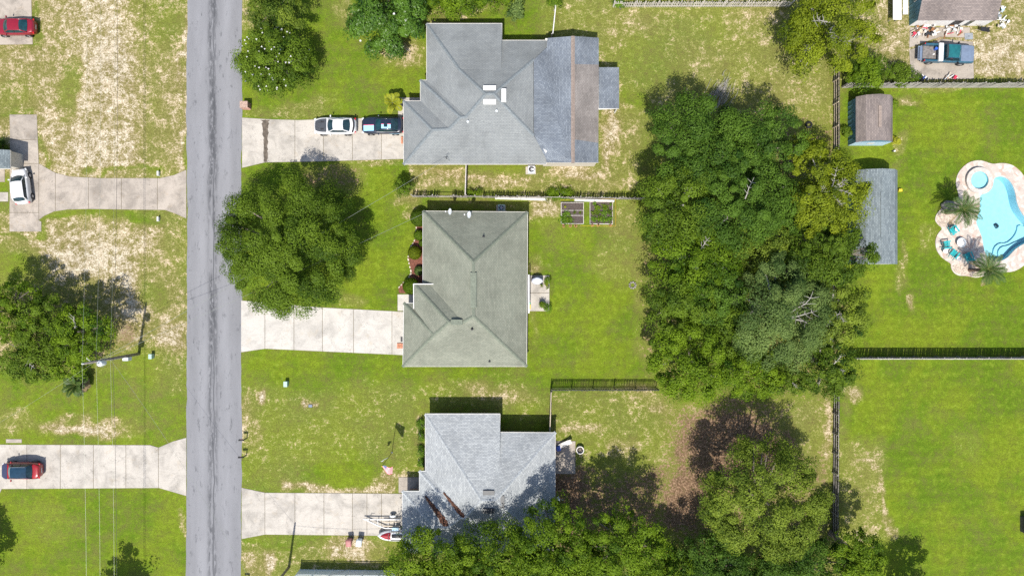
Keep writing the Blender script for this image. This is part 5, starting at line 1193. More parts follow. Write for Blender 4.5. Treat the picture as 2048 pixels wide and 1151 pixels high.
def pickup():
    c = G(1893.5, 108, .75); head = -.045; t = thing('pickup_truck', 'teal pickup truck with a white toolbox across the bed', 'truck', (c.x, c.y, .025), head)
    L, W = 5.75, 2.0; hb = 1.08
    # lower body as a loft: front fenders and cab; bed sides are separate
    def ring(x, w_, lo, h): return [(x, 0, lo), (x, -w_ * .9, lo), (x, -w_, lo + .2), (x, -w_, h - .12), (x, -w_ * .95, h - .02), (x, -w_ * .85, h), (x, 0, h + .03), (x, w_ * .85, h), (x, w_ * .95, h - .02), (x, w_, h - .12), (x, w_, lo + .2), (x, w_ * .9, lo), (x, 0, lo)]
    P = [ring(x, w_, .45, h) for x, w_, h in ((2.86, .86, .95), (2.8, .93, 1.04), (2.5, .97, 1.10), (1.9, .985, 1.13), (1.25, .99, 1.14), (.3, .99, 1.12), (-.55, .99, 1.10), (-.6, .99, 1.10))]
    m = MB().grid(P); k = 13; m.f.append(tuple(range(k))); m.f.append(tuple(reversed(range(7 * k, 8 * k)))); m.build('body', MT['truck_dark'], t, smooth=True)
    MB().grid([[(x, s * w_, 1.19 + dz - .03 * s * s) for s in (-1, -.6, -.2, .2, .6, 1)] for x, w_, dz in ((2.78, .80, -.10), (2.6, .86, -.03), (2.1, .88, 0), (1.5, .88, .01), (1.3, .87, .01))]).build('hood', MT['truck_blue'], t, smooth=True)
    # cab
    def surf(n_, A, B, bul, mat):
        rows = []
        for i in range(4):
            v = i / 3; row = []
            for j in range(7):
                s = -1 + j / 3; row.append((A[0] + (B[0] - A[0]) * v - bul * s * s, s * (A[1] + (B[1] - A[1]) * v), A[2] + (B[2] - A[2]) * v + .04 * (1 - s * s)))
            rows.append(row)
        return MB().grid(rows).build(n_, mat, t, smooth=True)
    surf('windshield', (1.28, .84, 1.14), (.82, .70, 1.70), .14, MT['pale_glass']); surf('roof', (.84, .72, 1.71), (-.38, .72, 1.71), .05, MT['truck_teal']); surf('rear_window', (-.38, .70, 1.70), (-.52, .80, 1.12), 0, MT['glass'])
    for sg in (-1, 1):
        MB().add([(1.15, sg * .88, 1.12), (-.50, sg * .90, 1.12), (-.38, sg * .71, 1.68), (.80, sg * .71, 1.68)], [(0, 1, 2, 3)] if sg > 0 else [(3, 2, 1, 0)]).build('side_window', MT['glass'], t)
        MB().tube([(1.22, sg * .86, 1.13), (.80, sg * .71, 1.69), (-.40, sg * .71, 1.69), (-.54, sg * .88, 1.10)], .045, 6).build('pillar', MT['truck_dark'], t)
        bevel(MB().cbox((.98, sg * 1.12, 1.2), (.14, .24, .22)).build('mirror', MT['black'], t), .03)
        bevel(MB().cbox((2.80, sg * .68, .82), (.14, .34, .18)).build('headlight', MT['lamp_clear'], t), .02)
        bevel(MB().cbox((-2.62, sg * .92, .92), (.08, .14, .36)).build('taillight', MT['lamp_red'], t), .01)
        # bed side
        m = MB(); pr = [(-.62, .45), (-2.66, .45), (-2.66, 1.08), (-.62, 1.10)]
        m.box(-2.66, sg * .90 - .09, .45, -.62, sg * .90 + .09, 1.09); bevel(m.build('bed_side', MT['truck_dark'], t), .03, 2)
    MB().box(-2.64, -.80, .62, -.63, .80, .68).build('bed_floor', plain('bed_liner', (.16, .145, .135), .9, .3, 4), t)
    # lowered tailgate
    bevel(MB().cbox((-2.93, 0, .66), (.50, 1.55, .06)).build('tailgate', MT['truck_blue'], t), .01)
    for j in range(6): MB().box(-3.12, -.66 + j * .22, .692, -2.95, -.52 + j * .22, .70).build('tailgate_slot', MT['black'], t)
    tb = MB().cbox((-.95, 0, 1.18), (.50, 1.98, .22)).build('toolbox', MT['flag_white'], t); bevel(tb, .015)
    MB().box(-1.19, -.98, 1.291, -.71, .98, 1.30).build('lid', MT['white'], tb)
    MB().lathe((-1.35, .45, .68), [(.13, 0), (.15, .36), (.16, .37)], 12).build('bucket', MT['blue_plastic'], t)
    MB().cbox((-1.45, -.1, .72), (.22, .14, .08), .4).build('tool', MT['flag_white'], t)
    for wx in (1.75, -1.75):
        for sg in (-1, 1):
            wo = thing_part('wheel', t); wo.location = (wx, sg * .90, .37)
            ty = MB().lathe((0, 0, 0), [(.22, -.13), (.36, -.135), (.40, -.09), (.40, .09), (.36, .135), (.22, .13)], 20, True).build('tyre', MT['rubber'], wo, smooth=True); ty.rotation_euler = (PI / 2, 0, 0)
            ri = MB().lathe((0, 0, 0), [(.23, .0), (.22, .10), (.1, .12), (.01, .12)], 14, True).build('rim', MT['rim'], wo); ri.rotation_euler = (-PI / 2 * sg, 0, 0)
    bevel(MB().box(2.84, -.92, .5, 2.95, .92, .68).build('front_bumper', MT['grey_metal'], t), .02); bevel(MB().box(2.82, -.5, .72, 2.875, .5, .95).build('grille', MT['black'], t), .02)
    bevel(MB().box(-2.80, -.9, .46, -2.68, .9, .60).build('rear_bumper', MT['grey_metal'], t), .02)
pickup()
# personal watercraft on the driveway edge and the empty trailer beside it
def watercraft():
    c = G(784, 1069, .4); t = thing('watercraft', 'white and red personal watercraft half under the oak', 'watercraft', (c.x, c.y, .05), PI)
    Lw = 3.1; P = []
    for i in range(15):
        u = i / 14; x = -Lw / 2 + Lw * u; w_ = .60 * (1 - max(0, (u - .35) / .65) ** 2.4) ** .6 + .02; P.append([(x, -w_ * .5, .12), (x, -w_, .42), (x, -w_ * .96, .58), (x, -w_ * .6, .66), (x, 0, .70), (x, w_ * .6, .66), (x, w_ * .96, .58), (x, w_, .42), (x, w_ * .5, .12), (x, -w_ * .5, .12)])
    m = MB().grid(P); m.f.append(tuple(reversed(range(9)))); m.build('hull', MT['white_paint_car'], t, smooth=True)
    P = []
    for i in range(9):
        u = i / 8; x = .1 + 1.15 * u; w_ = .36 * (1 - u ** 2.2) + .02; P.append([(x, s * w_, .70 + .20 * (1 - s * s) * (1 - u * .7)) for s in (-1, -.5, 0, .5, 1)])
    MB().grid(P).build('bow_cowl', MT['suv_red'], t, smooth=True)
    P = [[(x, s * .19, z - .05 * s * s) for s in (-1, -.5, 0, .5, 1)] for x, z in ((-1.3, .78), (-1.1, .92), (-.5, .92), (-.15, .80), (0.0, .72))]
    MB().grid(P).build('seat', MT['black'], t, smooth=True)
    MB().tube([(.22, -.42, 1.02), (.34, 0, 1.0), (.22, .42, 1.02)], .025, 6).build('handlebar', MT['black'], t)
    for sg in (-1, 1): MB().box(-1.4, sg * .42 - .1, .61, .1, sg * .42 + .1, .655).build('foot_mat', MT['black'], t)
    for x in (-.9, .6): MB().cbox((x, 0, .07), (.15, .8, .13)).build('cradle', MT['wood_tan'], t)
watercraft()
def trailer():
    c = G(772, 1045, .4); t = thing('boat_trailer', 'empty white V-shaped boat trailer on the driveway', 'trailer', (c.x, c.y, .03), PI)
    a = (2.35, -.5); z = .42
    MB().tube([(2.5, -.45, z), (1.2, -.42, z), (-1.6, -.42, z)], .075, 6).build('frame_rail', MT['white'], t)
    MB().tube([(2.3, -.42, z), (1.1, .15, z + .02), (.1, .55, z), (-1.6, .6, z)], .075, 6).build('frame_rail', MT['white'], t)
    for x, y0, y1 in ((-.25, -.42, .57), (-1.1, -.42, .58), (.9, -.42, .2)): MB().tube([(x, y0, z), (x, y1, z)], .04, 5).build('cross_member', MT['white'], t)
    for y in (-.16, .3): MB().cbox((-.6, y, z + .09), (1.9, .09, .07)).build('bunk', MT['wood_tan'], t)
    MB().tube([(2.2, -.44, z), (2.2, -.44, 0)], .03, 6).build('jack', MT['grey_metal'], t); MB().tube([(1.85, -.44, z), (1.75, -.44, z + .5), (1.4, -.44, z + .55)], .03, 5).build('winch_post', MT['black'], t)
    for y in (-.78, .92):
        wo = thing_part('wheel', t); wo.location = (-.75, y, .25); ty = MB().lathe((0, 0, 0), [(.12, -.07), (.24, -.07), (.26, -.03), (.26, .03), (.24, .07), (.12, .07)], 14, True).build('tyre', MT['rubber'], wo); ty.rotation_euler = (PI / 2, 0, 0)
        ri = MB().lathe((0, 0, 0), [(.13, -.04), (.13, .05), (.01, .06)], 10, True).build('rim', MT['white'], wo); ri.rotation_euler = (PI / 2, 0, 0)
        fe = MB().grid([[(-.75 + .36 * math.cos(q), y + s * .11, .25 + .34 * math.sin(q)) for s in (-1, 1)] for q in [PI * k / 8 for k in range(9)]]).build('fender', MT['light_metal'], t); fe.modifiers.new('thick', 'SOLIDIFY').thickness = .015
    MB().cbox((-1.1, .55, .68), (.7, .3, .28)).build('motor_cover', MT['pale_blue'], t)
trailer()
# ------------------------------------------------------------------ pool garden
def deck_material():
    m, nt, n, l, b = newmat('stone_paver_deck'); t = NT(nt); p = t.pos()
    v = n.new('ShaderNodeTexVoronoi'); l.new(t.scale(p, (1, 1, 0)), v.inputs['Vector']); v.inputs['Scale'].default_value = 2.6
    e = n.new('ShaderNodeTexVoronoi'); e.feature = 'DISTANCE_TO_EDGE'; l.new(t.scale(p, (1, 1, 0)), e.inputs['Vector']); e.inputs['Scale'].default_value = 2.6
    sp = n.new('ShaderNodeSeparateColor'); l.new(v.outputs['Color'], sp.inputs[0])
    c = t.mix(t.step(sp.outputs[0], .1, .9), (.42, .36, .31, 1), (.56, .49, .43, 1)); c = t.mix(t.step(sp.outputs[1], .75, .95), c, (.43, .31, .25, 1))
    c = t.mix(t.step(e.outputs['Distance'], .0, .05, .55, 0.0), c, (.33, .29, .25, 1)); c = t.mix(t.step(t.noise(p, 12, 3), .4, .7, 0, .25), c, (.40, .36, .32, 1))
    l.new(c, b.inputs['Base Color']); b.inputs['Roughness'].default_value = .85
    l.new(t.bump(t.step(e.outputs['Distance'], 0, .06), .4, .015), b.inputs['Normal']); return m
def water_material(name, tint):
    m, nt, n, l, b = newmat(name); t = NT(nt)
    tr = n.new('ShaderNodeBsdfTransparent'); tr.inputs[0].default_value = tint + (1,)
    gl = n.new('ShaderNodeBsdfGlossy'); gl.inputs['Roughness'].default_value = .03
    fr = n.new('ShaderNodeFresnel'); fr.inputs[0].default_value = 1.33
    bp = t.bump(t.noise(t.pos(), 3.5, 3, .6, .5), .12, .05); l.new(bp, gl.inputs['Normal']); l.new(bp, fr.inputs['Normal'])
    mx = n.new('ShaderNodeMixShader'); l.new(fr.outputs[0], mx.inputs[0]); l.new(tr.outputs[0], mx.inputs[1]); l.new(gl.outputs[0], mx.inputs[2]); l.new(mx.outputs[0], n['Material Output'].inputs[0]); return m
def holed(outer, hole, z0, z1, name, mat, parent=None, org=(0, 0, 0)):
    loops = [[Vector((p[0], p[1], 0)) for p in outer], [Vector((p[0], p[1], 0)) for p in hole]]
    flat = [p for lo in loops for p in lo]; tri = tessellate_polygon(loops); n = len(flat); m = MB(org); fs = []
    for a in tri:
        A, B, C = [flat[i] for i in a]
        if (B - A).cross(C - A).z < 0: a = tuple(reversed(a))
        fs.append(tuple(i + n for i in a)); fs.append(tuple(reversed(a)))
    no = len(outer)
    for k in range(no): fs.append((k, (k + 1) % no, n + (k + 1) % no, n + k))
    nh = len(hole)
    for k in range(nh): a, b_ = no + k, no + (k + 1) % nh; fs.append((a, b_, n + b_, n + a))
    m.add([(p.x, p.y, z0) for p in flat] + [(p.x, p.y, z1) for p in flat], fs); return m.build(name, mat, parent)
def smooth_loop(pts, it=2):
    for _ in range(it):
        q = []
        for i in range(len(pts)):
            a, b = pts[i], pts[(i + 1) % len(pts)]; q += [(a[0] * .75 + b[0] * .25, a[1] * .75 + b[1] * .25), (a[0] * .25 + b[0] * .75, a[1] * .25 + b[1] * .75)]
        pts = q
    return pts
def pool_garden():
    poolw = smooth_loop(POOL_XY); org = G(1990, 450)
    floor_m = plain('pool_plaster', (.38, .62, .72), .7, .06, 2)
    deck = holed(smooth_loop(DECK_XY), poolw, .0, .07, 'pool_deck', deck_material()); tag(deck, 'pale stone paver deck round the pool', 'pool deck', kind='structure')
    ccw = sum(poolw[i][0] * poolw[(i + 1) % len(poolw)][1] - poolw[(i + 1) % len(poolw)][0] * poolw[i][1] for i in range(len(poolw))) > 0
    P = poolw if ccw else poolw[::-1]; n = len(P)
    b = thing('pool_basin', 'light blue plaster basin of the freeform pool', 'pool', (org.x, org.y, -1.2), kind='structure'); bo = Vector((org.x, org.y, -1.2))
    depth = 1.15; m = MB(bo); m.add([(p[0], p[1], .0) for p in P] + [(p[0] , p[1], -depth) for p in P], [((i + 1) % n, i, n + i, n + (i + 1) % n) for i in range(n)]); m.build('pool_wall', floor_m, b)
    m = MB(bo); tri = tessellate_polygon([[Vector((p[0], p[1], 0)) for p in P]]); fs = []
    for a in tri:
        A, B, C = [Vector((P[i][0], P[i][1])) for i in a]; fs.append(tuple(a) if (B - A).cross(C - A) > 0 else tuple(reversed(a)))
    m.add([(p[0], p[1], -depth) for p in P], fs).build('pool_floor', floor_m, b)
    Bq = lambda x, y: Gxy(1840 + .139 * x, 420 + .139 * y, 0)
    st = [[(1130, 650), (1150, 530), (1230, 465), (1330, 470), (1420, 400), (1480, 310), (1500, 190), (1640, 250), (1600, 480), (1490, 490), (1400, 540), (1320, 610), (1250, 690)],
          [(1195, 680), (1185, 590), (1240, 520), (1340, 505), (1440, 450), (1560, 420), (1600, 470), (1490, 488), (1400, 540), (1320, 610), (1250, 688)]]
    for k, s in enumerate(st): MB(bo).prism(smooth_loop([Bq(*q) for q in s], 1), -depth + .002, -.93 + k * .22).build('pool_step', floor_m, b)
    m = MB(bo).add([(p[0], p[1], -.10) for p in P], fs).build('water', water_material('pool_water', (.80, .95, .97)), None); m.location = bo; m.name = 'pool_water'
    tag(m, 'clear turquoise water of the freeform pool', 'water', kind='structure')
    # spa ring
    c = G(1840 + .139 * 842, 300 + .139 * 438, .2); t = thing('spa', 'round raised spa with pale rim at the top of the pool', 'spa', (c.x, c.y, 0))
    MB().lathe((0, 0, 0), [(1.42, 0), (1.42, .36), (1.46, .36), (1.46, .42), (.98, .42), (.98, .36), (1.0, .36), (1.0, 0)], 40, True).build('spa_wall', MT['deck_stone2'], t)
    MB().lathe((0, 0, 0), [(.999, .30), (.995, .12), (.72, .10), (.70, .085), (.01, .085)], 40, True).build('spa_bench', floor_m, t)
    MB().lathe((0, 0, 0), [(.99, .33), (.01, .33)], 40, True).build('spa_water', water_material('spa_water', (.82, .96, .96)), t)
    MB().cbox((.05, -1.3, .40), (.3, .55, .05)).build('spillway', MT['white'], t)
    # gravel lobes
    Aq = lambda x, y: Gxy(1840 + .139 * x, 300 + .139 * y, .07)
    gm = plain('tan_gravel', (.44, .36, .29), .95, .4, 7, bump=.8)
    for lab, pts in (('tan gravel bed round the left pool palm', [Aq(540, 760), Aq(430, 768), Aq(340, 835), Aq(262, 905), Aq(225, 990), Aq(255, 1060), Aq(320, 1115), Aq(430, 1060), Aq(520, 960), Aq(560, 860)]),
                     ('tan gravel bed round the lower pool palm', [Bq(455, 790), Bq(620, 760), Bq(800, 800), Bq(900, 860), Bq(900, 940), Bq(800, 960), Bq(690, 930), Bq(560, 930), Bq(495, 890), Bq(455, 830)])):
        o = MB().prism(smooth_loop(pts, 1), .0, .085).build('gravel_bed', gm); tag(o, lab, 'gravel', kind='structure')
    # boulder
    c = G(1895, 412); bm = bmesh.new(); bmesh.ops.create_icosphere(bm, subdivisions=3, radius=1); rg = random.Random(3)
    for v in bm.verts: v.co = Vector((v.co.x * .85, v.co.y * .6, v.co.z * .5)) * (1 + .16 * math.sin(v.co.x * 5 + 1) * math.sin(v.co.y * 4) + rg.uniform(-.04, .04))
    me = bpy.data.meshes.new('boulder'); bm.to_mesh(me); bm.free(); o = link('boulder', me, MT['rock'], None, (c.x, c.y, .25)); tag(o, 'grey boulder beside the left pool palm', 'boulder')
    # cleaner robot
    c = G(1993, 451.5, -1.0); t = thing('pool_cleaner', 'dark blue robot cleaner on the pool floor', 'pool cleaner', (c.x, c.y, -1.15), .5)
    bevel(MB().cbox((0, 0, .14), (.42, .36, .2)).build('body', MT['truck_dark'], t), .05, 2); bevel(MB().cbox((.02, 0, .28), (.2, .2, .08)).build('cap', MT['black'], t), .02)
    for sg in (-1, 1): MB().tube([(-.16, sg * .21, .08), (.16, sg * .21, .08)], .075, 8).build('track', MT['black'], t)
MT['deck_stone2'] = plain('spa_stone', (.46, .42, .375), .8, .15, 4)
pool_garden()
def adirondack(label, px, py, target, seed):
    c = G(px, py); g = G(*target); h = math.atan2(g.y - c.y, g.x - c.x); t = thing('garden_chair', label, 'chair', (c.x, c.y, .07), h, group='turquoise chairs round the fire bowl'); m_ = MT['turquoise']
    for k in range(5): MB().cbox((.36 - k * .125, 0, .36 - k * .03), (.115, .56, .022), 0, 0, .2).build('seat_slat', m_, t)
    for k in range(5): MB().cbox((-.40 - .0, (-2 + k) * .122, .62 - abs(k - 2) * .025), (.022, .112, .82 - abs(k - 2) * .05), 0, 0, -.42).build('back_slat', m_, t)
    for sg in (-1, 1):
        MB().cbox((.02, sg * .36, .56), (.78, .14, .024)).build('armrest', m_, t); MB().cbox((.34, sg * .33, .275), (.10, .03, .55)).build('leg', m_, t); MB().cbox((-.22, sg * .31, .22), (.9, .025, .11), 0, 0, .32).build('leg', m_, t)
    return t
F_ = (1920, 486)
adirondack('turquoise chair nearest the left palm', 1902, 461, F_, 1); adirondack('turquoise chair at the left rim of the deck', 1888, 490, F_, 2)
adirondack('turquoise chair between the two lower white tables', 1903, 508, F_, 3); adirondack('turquoise chair closest to the lower palm', 1932, 513, F_, 4)
for lab, x, y in (('white side table beside the upper turquoise chair', 1913, 458), ('white side table between the two left turquoise chairs', 1889.5, 502), ('white round stool beside the lowest turquoise chair', 1917, 517)):
    c = G(x, y, .4); t = thing('side_table', lab, 'table', (c.x, c.y, .07), group='small white tables on the deck'); MB().lathe((0, 0, .42), [(.25, 0), (.26, .02), (.26, .045), (.24, .05)], 20).build('table_top', MT['flag_white'], t)
    for k in range(3): MB().tube([(.19 * math.cos(k * 2.1), .19 * math.sin(k * 2.1), 0), (.12 * math.cos(k * 2.1), .12 * math.sin(k * 2.1), .42)], .018, 6).build('leg', MT['flag_white'], t)
c = G(1920, 485, .2); t = thing('fire_bowl', 'pale round fire bowl in the middle of the turquoise chairs', 'fire bowl', (c.x, c.y, .07))
MB().lathe((0, 0, 0), [(.30, 0), (.34, .1), (.50, .34), (.52, .42), (.46, .42), (.40, .34), (.01, .33)], 24, True).build('bowl', MT['light_metal'], t); MB().lathe((0, 0, .335), [(.38, 0), (.3, .05), (.01, .07)], 12, True).build('ash', MT['offwhite'], t)
c = G(1798, 381); t = thing('crate', 'small yellow crate beside the slate shed', 'crate', (c.x, c.y, 0)); bevel(MB().cbox((0, 0, .16), (.34, .26, .32)).build('box', MT['yellow'], t), .02); bevel(MB().cbox((0, 0, .33), (.37, .29, .03)).build('lid', MT['yellow'], t), .01)

# ------------------------------------------------------------------ utility pole, wires
def utility_pole():
    b = G(278, 707); h = 9.9; t = thing('utility_pole', 'wooden utility pole with transformer and service box', 'utility pole', b)
    MB().tube([(0, 0, -.1), (0, 0, h * .5), (0, 0, h)], [.17, .145, .11], 10).build('pole', MT['pole_wood'], t, smooth=True)
    tr = MB().lathe((.36, -.22, 7.1), [(.05, 0), (.27, .03), (.29, .1), (.29, .82), (.24, .9), (.05, .95)], 18).build('transformer', MT['ceramic'], t, smooth=True)
    MB().lathe((.36, -.22, 8.04), [(.05, 0), (.07, .05), (.04, .1), (.07, .15), (.03, .28)], 8).build('bushing', MT['offwhite'], tr)
    MB().cbox((.16, -.1, 7.55), (.3, .1, .1), -.55).build('bracket', MT['grey_metal'], t)
    MB().lathe((0, 0, h), [(.04, 0), (.09, .05), (.05, .1), (.09, .15), (.05, .26)], 8).build('insulator', MT['flag_white'], t)
    MB().tube([(-.05, .08, 8.6), (-.3, .35, 8.9), (-.1, .5, 9.2)], .03, 6).build('arrester', MT['flag_white'], t)
    MB().tube([(.1, -.05, 8.1), (.45, -.55, 7.9), (.6, -.6, 7.6)], .02, 5).build('jumper', MT['wire_light'], t)
    bx = MB().cbox((.05, -.30, 2.45), (.62, .36, .75)).build('service_box', MT['light_metal'], t); bevel(bx, .02)
    MB().cbox((.05, -.485, 2.45), (.54, .012, .66)).build('box_door', MT['light_metal'], bx)
    MB().tube([(.05, -.13, 0), (.05, -.13, 5.6)], .03, 6).build('conduit', MT['grey_metal'], t)
    for z, dy in ((5.25, .12), (5.75, -.12)): MB().cbox((.15, 0, z), (.12, .1, .14)).build('cable_clamp', MT['dark_metal'], t)
    return b, h
pb, ph = utility_pole()
b2 = G(578, 1133); t = thing('utility_pole', 'utility pole at the bottom edge left of the white fence', 'utility pole', b2); MB().tube([(0, 0, -.1), (0, 0, 8.6)], [.15, .1], 10).build('pole', MT['pole_wood'], t, smooth=True); MB().lathe((0, 0, 8.6), [(.04, 0), (.08, .05), (.05, .12), (.08, .17), (.03, .22)], 8).build('insulator', MT['flag_white'], t)
def wire(label, a, b, sag, r, mat):
    a, b = Vector(a), Vector(b); n = 26; pts = [a.lerp(b, i / n) - Vector((0, 0, sag * 4 * (i / n) * (1 - i / n))) for i in range(n + 1)]
    o = thing('overhead_wire', label, 'wire', a); m = MB(a); m.tube(pts, r, 5); m.build('cable', mat, o)
N_, S_ = Vector((0, 62, 0)), Vector((0, -58, 0))
for lab, dx, z, r, mm in (('thin upper power line left of the street', -.02, 10.1, .007, 'wire_light'), ('second thin power line right of the upper one', .12, 8.1, .007, 'wire_light'), ('black communication cable left of the street', .18, 5.3, .016, 'wire_dark'), ('grey communication cable beside the black one', .2, 5.8, .007, 'wire_light')):
    a = pb + Vector((dx, 0, z)); wire(lab + ', north span', a, a + N_ + Vector((0, 0, .2)), .9, r, MT[mm]); wire(lab + ', south span', a, a + S_ + Vector((0, 0, .2)), .8, r, MT[mm])
wire('service wire from the pole over the live oak to the grey house', pb + Vector((.1, 0, 7.9)), G(893, 318, 4.3), .9, .012, MT['wire_light'])
wire('service wire from the pole over the live oak to the green roof corner', pb + Vector((.1, 0, 7.6)), G(851, 425, 3.0), .8, .012, MT['wire_light'])
wire('diagonal wire crossing the street to the lower pole', pb + Vector((.05, 0, 5.6)), b2 + Vector((0, 0, 8.4)), 1.0, .009, MT['wire_light'])
wire('wire from the pole to the left picture edge', pb + Vector((-.1, 0, 7.8)), G(-60, 880, 4.0), .5, .007, MT['wire_light'])
wire('wire from the lower pole toward the white fence', b2 + Vector((0, 0, 8.2)), G(790, 1108, 3.2), .5, .014, MT['wire_dark'])
# service mast with small antenna on the grey roof
c = G(893, 318, 3.15); t = thing('service_mast', 'small dark service mast on the lower slope of the grey roof', 'mast', c); MB().tube([(0, 0, 0), (0, 0, 1.1), (.12, 0, 1.25), (.22, 0, 1.15)], .03, 6).build('mast_pipe', MT['dark_metal'], t); MB().tube([(-.25, .05, .9), (.3, .05, .9)], .015, 5).build('cross_arm', MT['dark_metal'], t); MB().tube([(0, 0, .7), (.35, -.2, .02)], .012, 5).build('brace', MT['dark_metal'], t)
# green pedestals
for lab, x, y, s in (('green utility pedestal beside the pole', 303, 712, .34), ('pale green utility pedestal on the front lawn', 572.5, 767, .38)):
    c = G(x, y, .3); t = thing('utility_pedestal', lab, 'utility box', (c.x, c.y, 0)); bevel(MB().cbox((0, 0, .3), (s, s * 1.5, .6)).build('cabinet', MT['teal_green'], t), .03, 2); bevel(MB().cbox((0, 0, .62), (s * 1.1, s * 1.6, .06)).build('lid', MT['teal_green'], t), .02)
c = G(621, 811); t = thing('meter_cover', 'small blue meter lid in the front lawn', 'meter cover', (c.x, c.y, 0)); bevel(MB().cbox((0, 0, .03), (.46, .34, .06)).build('rim', MT['black'], t), .01); MB().cbox((0, 0, .065), (.38, .27, .012)).build('lid', MT['truck_blue'], t)
for lab, y in (('white culvert marker above the curved driveway', 347), ('white culvert marker below the curved driveway', 438)):
    c = G(317, y, .2); t = thing('marker_post', lab, 'marker', (c.x, c.y, 0)); bevel(MB().cbox((0, 0, .2), (.16, .5, .4)).build('post', MT['light_metal'], t), .03); MB().cbox((0, 0, .405), (.18, .52, .02)).build('cap', MT['white'], t)
# ------------------------------------------------------------------ mailboxes
c = G(495, 214); t = thing('brick_mailbox', 'brick mailbox pillar by the top driveway', 'mailbox', (c.x, c.y, 0)); rd = random.Random(1)
bl = None
for k in range(9):
    z = k * .115 + .055
    for j, (dx, dy, rz) in enumerate(((-.19, .27, 0), (.19, .27, 0), (-.19, -.27, 0), (.19, -.27, 0), (-.32, 0, 1.57), (.32, 0, 1.57))):
        sh = .06 if k % 2 else -.06
        if bl is None: bl = MB().cbox((0, 0, 0), (.36, .16, .10)).build('brick', plain('mailbox_brick', (.40, .22, .17), .9, .3, 8, rv=.25), t); o = bl
        else: o = bl.copy(); COL.objects.link(o); o.parent = t
        o.location = (dx + (sh if rz == 0 else 0), dy + (sh if rz else 0), z); o.rotation_euler = (0, 0, rz)
MB().box(-.30, -.24, 0, .30, .24, 1.03).build('mortar_core', MT['offwhite'], t); bevel(MB().cbox((0, 0, 1.09), (.86, .74, .07)).build('cap_stone', plain('cap_brick', (.36, .25, .20), .9, .3, 7), t), .01); MB().cbox((-.40, 0, .8), (.05, .3, .3)).build('mailbox_door', MT['black'], t)
def mailbox(lab, x, y, mm):
    c = G(x, y); t = thing('mailbox', lab, 'mailbox', (c.x, c.y, 0)); MB().cbox((0, 0, .5), (.09, .09, 1.0)).build('post', MT[mm], t); MB().cbox((-.18, 0, .98), (.5, .09, .06)).build('arm', MT[mm], t)
    pr = [(-.09, 0), (.09, 0), (.09, .13)] + [(.09 * math.cos(q), .13 + .09 * math.sin(q)) for q in (.6, 1.2, 1.57, 1.95, 2.5)] + [(-.09, .13)]
    m = MB(); n = len(pr); m.add([(-.48, a, 1.015 + z) for a, z in pr] + [(.06, a, 1.015 + z) for a, z in pr], [tuple(reversed(range(n))), tuple(range(n, 2 * n))] + [(i, (i + 1) % n, n + (i + 1) % n, n + i) for i in range(n)]); bo = m.build('box', MT['black'], t); MB().cbox((-.2, .1, 1.16), (.12, .012, .06)).build('flag', MT['flag_red'], bo)
mailbox('upper black mailbox by the patched driveway', 494, 875, 'wood_dark'); mailbox('lower black mailbox by the patched driveway', 493, 909, 'wood_dark'); mailbox('mailbox at the bottom edge beside the street', 497, 1158, 'wood_dark')
# ------------------------------------------------------------------ flagpole
b = G(784, 904); t = thing('flagpole', 'flagpole with a striped flag and a small yellow flag', 'flagpole', b); hp = 5.9
MB().tube([(0, 0, 0), (0, 0, hp)], [.035, .022], 8).build('pole', MT['dark_metal'], t); MB().lathe((0, 0, hp), [(.01, 0), (.05, .03), (.05, .07), (.01, .1)], 10).build('finial', MT['yellow'], t); MB().lathe((0, 0, 0), [(.09, 0), (.09, .06), (.04, .1)], 10).build('base', MT['grey_metal'], t)
def flag_pt(u, v):   # u along the fly, v down the hoist (0 top)
    return (.03 + u * 1.0 - .15 * v, -.22 * u - .95 * v * min(1, .25 + u) + .07 * math.sin(u * 7 + v), hp - .1 - .45 * v - .5 * u * u - .06 * math.sin(u * 6 + v * 2))
fl = thing_part('flag', t); fl['label'] = 'red and white striped flag with a blue corner'
for i in range(13):
    v0, v1 = i / 13, (i + 1) / 13; u0 = .42 if i < 7 else 0
    MB().grid([[flag_pt(u0 + (1 - u0) * k / 12, v) for k in range(13)] for v in (v0, v1)]).build('stripe', MT['flag_red' if i % 2 == 0 else 'flag_white'], fl)
ca = MB().grid([[flag_pt(.42 * k / 6, 7 / 13 * j / 4) for k in range(7)] for j in range(5)]).build('canton', MT['flag_blue'], fl)
m = MB()
for r_ in range(5):
    for q in range(6):
        p = flag_pt(.035 + q * .068, (r_ + .6) * .1); m.cbox((p[0], p[1] , p[2] + .006), (.022, .022, .012), .5)
        p2 = p
so_ = m.build('stars', MT['flag_white'], fl); so_['kind'] = 'stuff'
MB().tube([(0, 0, 2.2), (-.75, -.32, 2.75)], .015, 6).build('flag_arm', MT['light_metal'], t)
f2 = thing_part('flag', t); f2['label'] = 'small white and yellow flag on the side arm'
fp = lambda u, v: (-.28 - .46 * u + .05 * math.sin(v * 5), -.12 - .20 * u - .16 * v + .06 * math.sin(u * 6), 2.38 + .36 * u - .62 * v * (1 - .35 * abs(u - .5)))
MB().grid([[fp(k / 6, j / 4 * .5) for k in range(7)] for j in range(5)]).build('upper_field', MT['flag_white'], f2); MB().grid([[fp(.18 + .64 * k / 6, .5 + j / 4 * .5) for k in range(7)] for j in range(5)]).build('lower_field', plain('flag_yellow', (.7, .6, .04), .8, .05, 4), f2)
